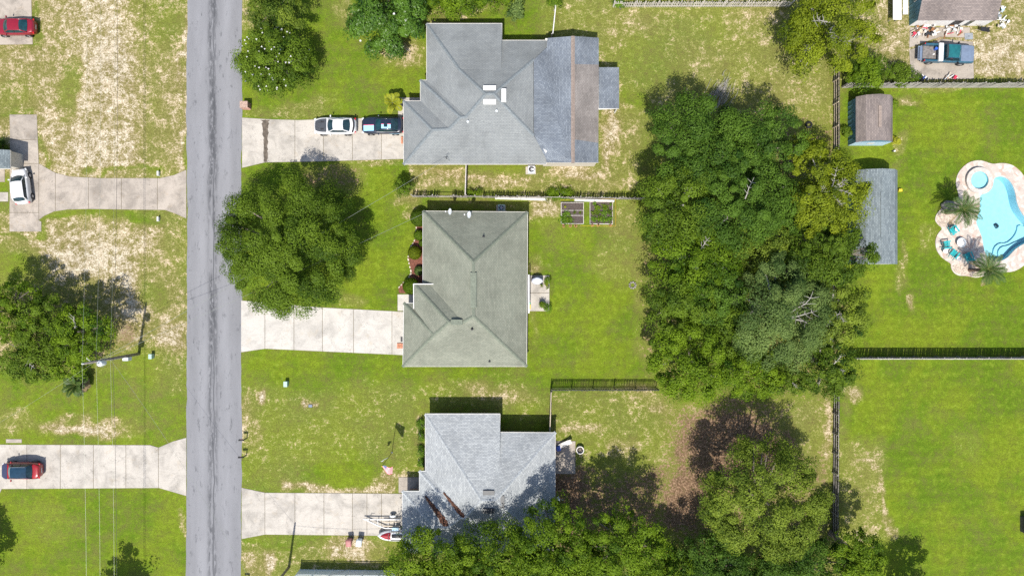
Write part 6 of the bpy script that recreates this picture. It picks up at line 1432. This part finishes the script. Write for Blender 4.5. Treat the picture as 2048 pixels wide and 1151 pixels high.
# ------------------------------------------------------------------ bins
def bin_(lab, x, y, mm, rz):
    c = G(x, y, .5); t = thing('wheelie_bin', lab, 'bin', (c.x, c.y, 0), rz); m = MB()
    lo, hi = [(-.22, -.24), (.22, -.24), (.22, .24), (-.22, .24)], [(-.30, -.34), (.30, -.34), (.30, .34), (-.30, .34)]
    m.add([(a, b, .08) for a, b in lo] + [(a, b, .98) for a, b in hi], [(3, 2, 1, 0), (4, 5, 6, 7), (0, 1, 5, 4), (1, 2, 6, 5), (2, 3, 7, 6), (3, 0, 4, 7)]); bevel(m.build('body', MT[mm], t), .03, 2)
    P = [[(s * .32, y_, 1.0 + .07 * (1 - s * s)) for s in (-1, -.6, 0, .6, 1)] for y_ in (-.38, -.2, .1, .36)]
    o = MB().grid(P).build('lid', MT[mm], t, smooth=True); o.modifiers.new('thick', 'SOLIDIFY').thickness = .03
    MB().tube([(-.26, .40, .96), (.26, .40, .96)], .02, 6).build('handle', MT[mm], t)
    for sg in (-1, 1): w_ = MB().lathe((0, 0, 0), [(.02, -.03), (.1, -.03), (.1, .03), (.02, .03)], 12).build('wheel', MT['rubber'], t); w_.location = (sg * .27, .25, .1); w_.rotation_euler = (0, PI / 2, 0)
bin_('faded red wheelie bin beside the driveway', 699, 1082, 'bin_red', .08); bin_('pale grey wheelie bin nearest the watercraft', 719.5, 1082, 'bin_white', -.10)
# ------------------------------------------------------------------ air conditioners, dishes, fire pit
def ac(lab, x, y, w_, d_, mm):
    c = G(x, y); t = thing('air_conditioner', lab, 'air conditioner', (c.x, c.y, 0)); MB().cbox((0, 0, .04), (w_ * 1.45, d_ * 1.1, .08)).build('pad', MT['concrete'], t); bevel(MB().cbox((.05, 0, .46), (w_, d_, .76)).build('cabinet', MT[mm], t), .03)
    MB().lathe((.05, 0, .845), [(w_ * .36, 0), (w_ * .40, .015), (w_ * .40, .03), (w_ * .36, .03)], 20, True).build('fan_ring', MT['black'], t)
    fn = MB().lathe((.05, 0, .842), [(w_ * .36, 0), (.01, .004)], 20, True).build('fan_well', MT['black'], t)
    for k in range(5): MB().cbox((.05 + math.cos(k * 1.257) * w_ * .18, math.sin(k * 1.257) * w_ * .18, .856), (w_ * .30, .09, .01), k * 1.257, .3).build('blade', MT['grey_metal'], fn)
ac('grey air conditioner on a pad below the grey house', 1061.5, 341, .78, .78, 'light_metal'); ac('teal grey air conditioner above the green roof', 1002, 417, .72, .72, 'teal_green')
def dish(lab, x, y, z, az, mm, r=.36, foot=-.35):
    c = G(x, y, z); t = thing('satellite_dish', lab, 'satellite dish', c, az); m = MB(); P = []
    tilt = Matrix.Rotation(R(48), 4, 'Y'); base = Vector((.05, 0, .55))
    for i in range(5):
        q = i / 4; P.append([base + tilt @ Vector((q * r * .85 * math.cos(a), q * r * math.sin(a), q * q * .09)) for a in [k * 2 * PI / 20 for k in range(21)]])
    o = MB().grid(P).build('reflector', MT[mm], t, smooth=True); o.modifiers.new('thick', 'SOLIDIFY').thickness = .015
    MB().tube([(0, 0, foot), (0, 0, .4), (.05, 0, .52)], .025, 6).build('mast', MT['grey_metal'], t); MB().tube([base + tilt @ Vector((r * .8, 0, .05)), base + tilt @ Vector((r * 1.0, 0, .42))], .015, 5).build('feed_arm', MT['grey_metal'], t); q = base + tilt @ Vector((r * .9, 0, .45)); bevel(MB().cbox(q, (.10, .18, .10), 0, 0, .8).build('receiver', MT['flag_white'], t), .02)
    MB().tube([(-.02, 0, .1), (-.3, .05, foot + .05)], .014, 5).build('brace', MT['grey_metal'], t)
dish('left satellite dish on the upper eave of the green roof', 903, 424, 2.75, PI, 'light_metal', .34); dish('right satellite dish on the upper slope of the green roof', 941, 430, 2.95, PI, 'light_metal', .38)
dish('shaded satellite dish on the right eave of the pale roof', 1113.5, 995, 2.35, 0, 'light_metal', .36, -.2)
c = G(1160, 899, .3); t = thing('fire_pit', 'metal drum fire pit beside the small patio', 'fire pit', (c.x, c.y, 0)); MB().lathe((0, 0, 0), [(.40, 0), (.42, .05), (.42, .5), (.44, .52), (.36, .52), (.35, .2), (.01, .18)], 24, True).build('drum', MT['offwhite'], t); MB().lathe((0, 0, .18), [(.34, .01), (.2, .08), (.01, .1)], 12, True).build('ash', MT['soil'], t)
for k in range(3): MB().cbox((.05 * k - .05, .04, .32 + .03 * k), (.42, .09, .08), k * 1.1).build('log', MT['bark'], t)
c = G(1617, 250); t = thing('tyre', 'old tyre lying in the grass near the woodland', 'tyre', (c.x, c.y, 0)); MB().lathe((0, 0, 0), [(.20, .02), (.34, 0), (.40, .05), (.40, .15), (.34, .2), (.20, .18)], 20, True).build('tread', MT['rubber'], t, smooth=True); MB().lathe((0, 0, .03), [(.2, 0), (.2, .14)], 20, True).build('liner', MT['black'], t)
# ------------------------------------------------------------------ mulch bed with edging stones
mp = [(846, 424), (835, 428), (833, 455), (831, 475), (822, 495), (817, 515), (820, 530), (824, 545), (818, 555), (806, 566), (797, 574), (798, 586), (835, 586), (850, 586), (856, 500), (856, 424)]
o = MB().prism([Gxy(*q) for q in mp], 0, .05).build('mulch_bed', MT['mulch']); tag(o, 'red mulch bed along the front of the green roofed house', 'mulch bed', kind='structure')
rd = random.Random(9); ed = [(835, 430), (833, 452), (830.5, 478), (821, 496), (816, 515), (819, 530), (823, 545), (817, 556), (805, 567), (796.5, 576)]; st_ = None
tE = thing('stone_edging', 'row of pale edging stones round the mulch bed', 'edging', G(*ed[0]))
for (a, b) in zip(ed[:-1], ed[1:]):
    A, B = G(*a), G(*b); n = max(1, int((B - A).length / .32))
    for k in range(n):
        p = A.lerp(B, (k + .5) / n) - tE.location
        if st_ is None: st_ = bevel(MB().cbox((0, 0, .06), (.27, .15, .14)).build('stone', MT['stone_edge'], tE), .03, 2); o = st_
        else: o = st_.copy(); COL.objects.link(o); o.parent = tE
        o.location = p; o.rotation_euler = (0, 0, math.atan2((B - A).y, (B - A).x) + rd.uniform(-.2, .2)); s = rd.uniform(.8, 1.15); o.scale = (s, s, s)
# brick at the garage corner
c = G(800, 690); t = thing('brick_step', 'terracotta brick step pile at the garage of the green roofed house', 'bricks', (c.x, c.y, .03))
for k in range(10): MB().cbox((-.24 + (k % 5) * .16 , -.2 + (k // 5) * .3, .06), (.14, .28, .12)).build('brick', plain('terracotta', (.45, .20, .12), .9, .3, 8) if k == 0 else bpy.data.materials['terracotta'], t)
c = G(803, 678, .1); t = thing('doormat', 'small dark mat by the garage of the green roofed house', 'mat', (c.x, c.y, .032)); bevel(MB().cbox((0, 0, .012), (.22, .55, .024)).build('pad', MT['dark_metal'], t), .005); MB().cbox((0, 0, .027), (.16, .47, .006)).build('pile', MT['black'], t)
c = G(804.5, 281); t = thing('brick_pile', 'short brick stack at the garage corner of the grey house', 'bricks', (c.x, c.y, .03))
for k in range(6): MB().cbox((0, -.25 + (k % 3) * .25, .06 + (k // 3) * .11), (.2, .23, .1)).build('brick', bpy.data.materials['terracotta'], t)
# ------------------------------------------------------------------ vegetable beds
def veg_bed(lab, x0, y0, x1, y1, bars, plants, seed):
    a = G(x0, y0); b = G(x1, y1); c = (a + b) / 2; t = thing('raised_bed', lab, 'garden bed', (c.x, c.y, 0)); w_, d_ = abs(b.x - a.x), abs(b.y - a.y); rng = np.random.default_rng(seed)
    for (x, y, lx, ly) in ((0, d_ / 2, w_ + .05, .05), (0, -d_ / 2, w_ + .05, .05), (-w_ / 2, 0, .05, d_ - .055), (w_ / 2, 0, .05, d_ - .055)): MB().cbox((x, y, .14), (lx, ly, .28)).build('board', MT['wood_pale'], t)
    MB().cbox((0, 0, .10), (w_ - .052, d_ - .052, .2)).build('soil', MT['soil'], t)
    for q in bars: MB().cbox((0, d_ / 2 - q * d_, .22), (w_ - .06, .05, .12)).build('divider', MT['wood_pale'], t)
    for i, (pu, pv, r, k, n) in enumerate(plants):
        x, y = -w_ / 2 + pu * w_, d_ / 2 - pv * d_; P = rng.normal(0, .45, (n, 3)) * np.array([r, r, r * .5]); P[:, 2] = np.abs(P[:, 2]) + .2; P += np.array([x, y, .08])
        leaf_mesh('vegetable_plant', leaf_quads(P, np.array([0, 0, 1.]) + rng.normal(0, .5, (n, 3)), .17, rng, .7), rng.normal(.55, .2, n), LEAF[k], t)
veg_bed('left raised vegetable bed with bare soil sections', 1122, 405.5, 1166.5, 447.5, (.37, .61), [(.08, .72, .42, 'veg', 90), (.25, .55, .4, 'veg', 80), (.32, .8, .45, 'bright', 90), (.12, .9, .4, 'veg', 80), (.45, .85, .3, 'veg', 50), (.18, .2, .15, 'yfrond', 24), (.6, .47, .2, 'olive', 20), (.85, .47, .18, 'olive', 16)], 1)
veg_bed('right raised vegetable bed full of green plants', 1179.5, 404, 1224.5, 448, (), [(.33, .26, .34, 'lime', 90), (.68, .26, .36, 'lime', 90), (.15, .5, .3, 'olive', 60), (.35, .5, .3, 'oak', 60), (.6, .5, .35, 'veg', 70), (.85, .48, .35, 'oak', 70), (.15, .8, .35, 'veg', 80), (.4, .78, .35, 'bright', 80), (.62, .82, .35, 'veg', 80), (.86, .8, .35, 'veg', 80), (.2, .08, .2, 'veg', 40), (.9, .1, .15, 'veg', 20)], 2)
tt = thing('string_fence', 'thin yellow string fence round the vegetable beds', 'fence', G(1120, 403)); q = [G(1120, 401), G(1230, 399), G(1230, 453), G(1160, 452)]
for i in range(4): MB(tt.location).tube([q[i], q[i] + Vector((0, 0, .5))], .015, 5).build('stake', MT['wood_tan'], tt)
for i in range(3): MB(tt.location).tube([q[i] + Vector((0, 0, .48)), q[i + 1] + Vector((0, 0, .48))], .012, 4).build('string', MT['yellow'], tt)
POTG = 'terracotta pots below the vegetable beds'
for i, x in enumerate((1127, 1140, 1151, 1184, 1196, 1220)):
    c = G(x, 452 if i < 3 else 450.5); t = thing('plant_pot', ('leftmost terracotta pot below the left vegetable bed', 'middle terracotta pot below the left vegetable bed', 'rightmost terracotta pot below the left vegetable bed', 'leftmost terracotta pot below the right vegetable bed', 'second terracotta pot below the right vegetable bed', 'rightmost terracotta pot below the right vegetable bed')[i], 'pot', (c.x, c.y, 0), group=POTG); MB().lathe((0, 0, 0), [(.10, 0), (.15, .24), (.17, .24), (.17, .28), (.13, .28), (.12, .2), (.01, .2)], 12, True).build('pot', bpy.data.materials['terracotta'], t); rng = np.random.default_rng(i); P = rng.normal(0, .08, (14, 3)); P[:, 2] = np.abs(P[:, 2]) + .3; leaf_mesh('plant', leaf_quads(P, np.array([0, 0, 1.]) + rng.normal(0, .5, (14, 3)), .12, rng), rng.normal(.5, .2, 14), LEAF['veg'], t)
# ------------------------------------------------------------------ patio things
c = G(1074, 561, .5); t = thing('grill', 'covered barbecue grill with a pale blue cover on the patio', 'grill', (c.x, c.y, .05)); P = []
for i, (z, k) in enumerate(((.05, 1.0), (.5, .98), (.85, .95), (1.0, .82), (1.06, .5), (1.07, .02))): P.append([(.66 * k * math.cos(a) * (1 + .04 * math.sin(5 * a + i)), .40 * k * math.sin(a) * (1 + .04 * math.cos(4 * a)), z) for a in [q * 2 * PI / 24 for q in range(25)]])
MB().grid(P).build('cover', MT['grill_cover'], t, smooth=True)
for sg in (-1, 1): MB().cbox((sg * .45, 0, .03), (.06, .5, .06)).build('foot', MT['black'], t)
def pot(lab, x, y, r, mm, kind, sd):
    c = G(x, y, .2); t = thing('plant_pot', lab, 'pot', (c.x, c.y, .05)); MB().lathe((0, 0, 0), [(r * .7, 0), (r, .3), (r * 1.1, .3), (r * 1.1, .34), (r * .9, .34), (r * .85, .26), (.01, .26)], 14, True).build('pot', mm, t); rng = np.random.default_rng(sd); P = rng.normal(0, r * .7, (40, 3)); P[:, 2] = np.abs(P[:, 2]) + .34; leaf_mesh('plant', leaf_quads(P, np.array([0, 0, 1.]) + rng.normal(0, .5, (40, 3)), .13, rng), rng.normal(.5, .2, 40), LEAF[kind], t)
pot('yellow flowering pot right of the grill', 1093, 568, .16, bpy.data.materials['terracotta'], 'yfrond', 3); pot('small pot in front of the grill', 1083, 571, .15, MT['wood_tan'], 'olive', 4); pot('pot at the right edge of the patio below the yellow one', 1095, 575, .16, MT['offwhite'], 'olive', 5)
c = G(1058.5, 613, .3); t = thing('play_table', 'small green and yellow toy table under the patio eave', 'toy', (c.x, c.y, .05)); bevel(MB().cbox((.0, 0, .3), (.3, .5, .06)).build('top', MT['yellow'], t), .02); bevel(MB().cbox((0, .38, .2), (.28, .2, .12)).build('bench', plain('toy_green', (.02, .35, .16), .5, .05, 4), t), .02)
for sx in (-1, 1):
    for sy in (-1, 1): MB().cbox((sx * .11, sy * .2, .135), (.05, .05, .27)).build('leg', MT['orange'], t)
# things on the small patio of the pale house
c = G(1128, 888, .4); t = thing('lounge_chair', 'folded pale lounge chair on the small patio', 'chair', (c.x, c.y, .05), .45); MB().cbox((0, 0, .35), (1.25, .5, .05), 0, 0, -.1).build('seat', MT['offwhite'], t); MB().cbox((.7, 0, .5), (.5, .48, .04), 0, 0, -.7).build('backrest', MT['offwhite'], t)
for sx in (-.45, .4):
    for sy in (-.2, .2): MB().tube([(sx, sy, 0), (sx, sy, .34)], .018, 5).build('leg', MT['light_metal'], t)
c = G(1117, 896, .3); t = thing('storage_tub', 'blue storage tub at the wall of the small patio', 'tub', (c.x, c.y, .05), .2); bevel(MB().cbox((0, 0, .17), (.42, .5, .34)).build('tub', MT['truck_blue'], t), .03); bevel(MB().cbox((0, 0, .36), (.46, .54, .05)).build('lid', MT['blue_plastic'], t), .02)
# ------------------------------------------------------------------ brush pile and junk
rng = np.random.default_rng(12); rd = random.Random(12); c = G(1442, 186); t = thing('brush_pile', 'heap of dry grey cut branches above the woodland', 'brush pile', (c.x, c.y, 0))
for k in range(70):
    a = rd.gauss(1.05, .35); L = rd.uniform(.7, 2.2); x, y = rd.gauss(0, .75), rd.gauss(.1, .8); dv = Vector((math.cos(a), math.sin(a), rd.uniform(-.1, .3))) * L; p = Vector((x, y, rd.uniform(.05, .45)))
    MB().tube([p - dv * .5, p + Vector((rd.uniform(-.1, .1), rd.uniform(-.1, .1), .08)), p + dv * .5], [.03, .022, .008], 4).build('branch', MT['bark_grey'], t)
def junk(name, lab, x, y, z, pieces, rz=0):
    c = G(x, y); t = thing(name, lab, 'junk pile', (c.x, c.y, z), rz)
    for (nm, dx, dy, dz, sx, sy, sz, a, tl, mm) in pieces: bevel(MB().cbox((dx, dy, dz), (sx, sy, sz), a, tl, tl * .6).build(nm, MT[mm], t), .01)
rd = random.Random(31)
def rp(n, w_, d_, cols):
    out = []
    for i in range(n):
        k = rd.random(); mm = rd.choice(cols)
        if k < .55: out.append(('plank', rd.uniform(-w_, w_), rd.uniform(-d_, d_), rd.uniform(.06, .4), rd.uniform(.4, 1.1), rd.uniform(.06, .14), .03, rd.gauss(.7, .5), rd.uniform(-.15, .15), mm))
        elif k < .8: out.append(('panel', rd.uniform(-w_, w_), rd.uniform(-d_, d_), rd.uniform(.1, .4), rd.uniform(.2, .45), rd.uniform(.2, .35), .03, rd.uniform(0, 3), rd.uniform(-.3, .3), mm))
        else: out.append(('box', rd.uniform(-w_, w_), rd.uniform(-d_, d_), rd.uniform(.15, .3), rd.uniform(.25, .4), rd.uniform(.2, .4), rd.uniform(.2, .4), rd.uniform(0, 3), 0, mm))
    return out
cols = ['wood_tan', 'wood_grey', 'orange', 'flag_white', 'offwhite', 'dark_metal', 'flag_red', 'light_metal', 'wood_pale', 'orange', 'black']
junk('junk_pile', 'scrap pile of boards left of the white sink by the outbuilding', 1831, 64, .02, rp(16, .55, .55, cols)); junk('junk_pile', 'scrap pile with red and white pieces in front of the outbuilding', 1858, 60, .02, rp(22, .75, .6, cols)); junk('junk_pile', 'heap of planks and pipes at the right of the outbuilding front', 1903, 59, .02, rp(24, .9, .6, cols)); junk('junk_pile', 'pale scrap heap on the grass at the top right', 2000, 35, 0, rp(20, .75, 1.1, ['light_metal', 'flag_white', 'offwhite', 'pale_blue', 'grey_metal', 'wood_tan', 'white']))
junk('junk_pile', 'scattered white and blue rubbish beside the fence behind the pickup', 1842, 157, 0, rp(8, .5, .25, ['flag_white', 'blue_plastic', 'black', 'offwhite'])); junk('junk_pile', 'small litter heap on the pad edge below the pickup', 1900, 156, .02, rp(8, .5, .2, ['flag_white', 'wood_tan', 'flag_red', 'orange', 'light_metal']))
c = G(1868, 66, .3); t = thing('sink', 'white discarded sink on the pad in front of the outbuilding', 'sink', (c.x, c.y, .02), .1); bevel(MB().cbox((0, 0, .3), (.5, .6, .1)).build('basin', MT['flag_white'], t), .03); MB().cbox((0, 0, .13), (.15, .2, .26)).build('pedestal', MT['flag_white'], t); MB().cbox((0, -.03, .353), (.32, .36, .01)).build('bowl', MT['light_metal'], t)
c = G(1965, 60, .2); t = thing('wheelbarrow', 'black wheelbarrow right of the outbuilding', 'wheelbarrow', (c.x, c.y, 0), -.2); P = [[(x, s * w_, z) for s in (-1, -.4, .4, 1)] for x, w_, z in ((-.45, .30, .62), (-.25, .24, .38), (.2, .22, .36), (.5, .28, .62))]; o = MB().grid(P).build('tray', MT['black'], t); o.modifiers.new('thick', 'SOLIDIFY').thickness = .03
for sg in (-1, 1): MB().tube([(.6, sg * .06, .2), (-.2, sg * .2, .34), (-1.0, sg * .28, .55)], .02, 5).build('handle', MT['wood_tan'], t); MB().tube([(-.3, sg * .2, .34), (-.35, sg * .22, 0)], .018, 5).build('leg', MT['dark_metal'], t)
w_ = MB().lathe((0, 0, 0), [(.05, -.04), (.19, -.04), (.2, 0), (.19, .04), (.05, .04)], 16).build('wheel', MT['rubber'], t); w_.location = (.66, 0, .2); w_.rotation_euler = (PI / 2, 0, 0)
c = G(1937, 73); t = thing('manhole_slab', 'dark square slab right of the pad by the outbuilding', 'slab', (c.x, c.y, 0)); bevel(MB().cbox((0, 0, .035), (.92, .72, .07), .05).build('slab', MT['grey_metal'], t), .01); MB().cbox((0, .0, .074), (.16, .05, .012)).build('handle', MT['dark_metal'], t)
# white corrugated sheets beside the outbuilding
for lab, x0, x1, y1, z in (('white corrugated metal roof sheet at the top edge left of the outbuilding', 1786, 1803, 40, 1.2), ('narrow white metal sheet nearest the blue wall', 1806, 1816, 29, 1.4)):
    a = G(x0, y1, z); b = G(x1, y1, z); t = thing('metal_canopy', lab, 'canopy', (a.x, a.y, 0)); n = int((b.x - a.x) / .06); L = 5.0
    P = [[(i * (b.x - a.x) / n, y, z + .03 * (i % 2)) for i in range(n + 1)] for y in (0, L)]
    o = MB().grid(P).build('sheet', MT['flag_white'], t); o.modifiers.new('thick', 'SOLIDIFY').thickness = .01
    for y in (.3, L - .3):
        for x in (.1, b.x - a.x - .1): MB().cbox((x, y, z / 2 - .02), (.06, .06, z - .04)).build('post', MT['wood_grey'], t)
# hidden garden bits behind the brown shed: coiled hose and barrel
c = G(1711, 266, .4); t = thing('rain_barrel', 'teal barrel tucked behind the brown shed', 'barrel', (c.x, c.y, 0)); MB().lathe((0, 0, 0), [(.26, 0), (.30, .2), (.32, .45), (.30, .7), (.26, .88), (.24, .88), (.01, .85)], 18, True).build('drum', MT['blue_siding'], t, smooth=True); MB().lathe((0, 0, .2), [(.322, 0), (.33, .03), (.322, .06)], 18, True).build('hoop', MT['dark_metal'], t)
c = G(1265, 570); rr_ = random.Random(5); t = thing('fire_ring', 'pale ring of stones in the lawn near the woodland', 'stone ring', (c.x, c.y, 0))
for k in range(9): a = k * .7; bevel(MB().cbox((math.cos(a) * .34, math.sin(a) * .34, .06), (.22, .17, .14), a + rr_.uniform(-.3, .3)).build('stone', MT['rock'], t), .03)
c = G(1788, 302); t = thing('ball_toy', 'small white toy on the lawn below the brown shed', 'toy', (c.x, c.y, 0)); MB().lathe((0, 0, 0), [(.02, 0), (.1, .04), (.13, .13), (.1, .22), (.02, .26)], 14).build('ball', MT['flag_white'], t, smooth=True); MB().lathe((-.22, -.03, 0), [(.02, 0), (.07, .03), (.09, .09), (.07, .15), (.02, .18)], 12).build('small_ball', MT['black'], t, smooth=True)

c = G(2056, 1050, .6); t = thing('dark_shape_box', 'dark shape built as a box, cut off by the right picture edge', 'box', (c.x, c.y, 0)); bevel(MB().cbox((0, 0, .5), (.9, 1.7, 1.0)).build('body', MT['wood_dark'], t), .03); bevel(MB().cbox((0, 0, 1.03), (1.0, 1.8, .06)).build('lid', MT['dark_metal'], t), .02)  # guessed solid standing for an unidentified dark shape
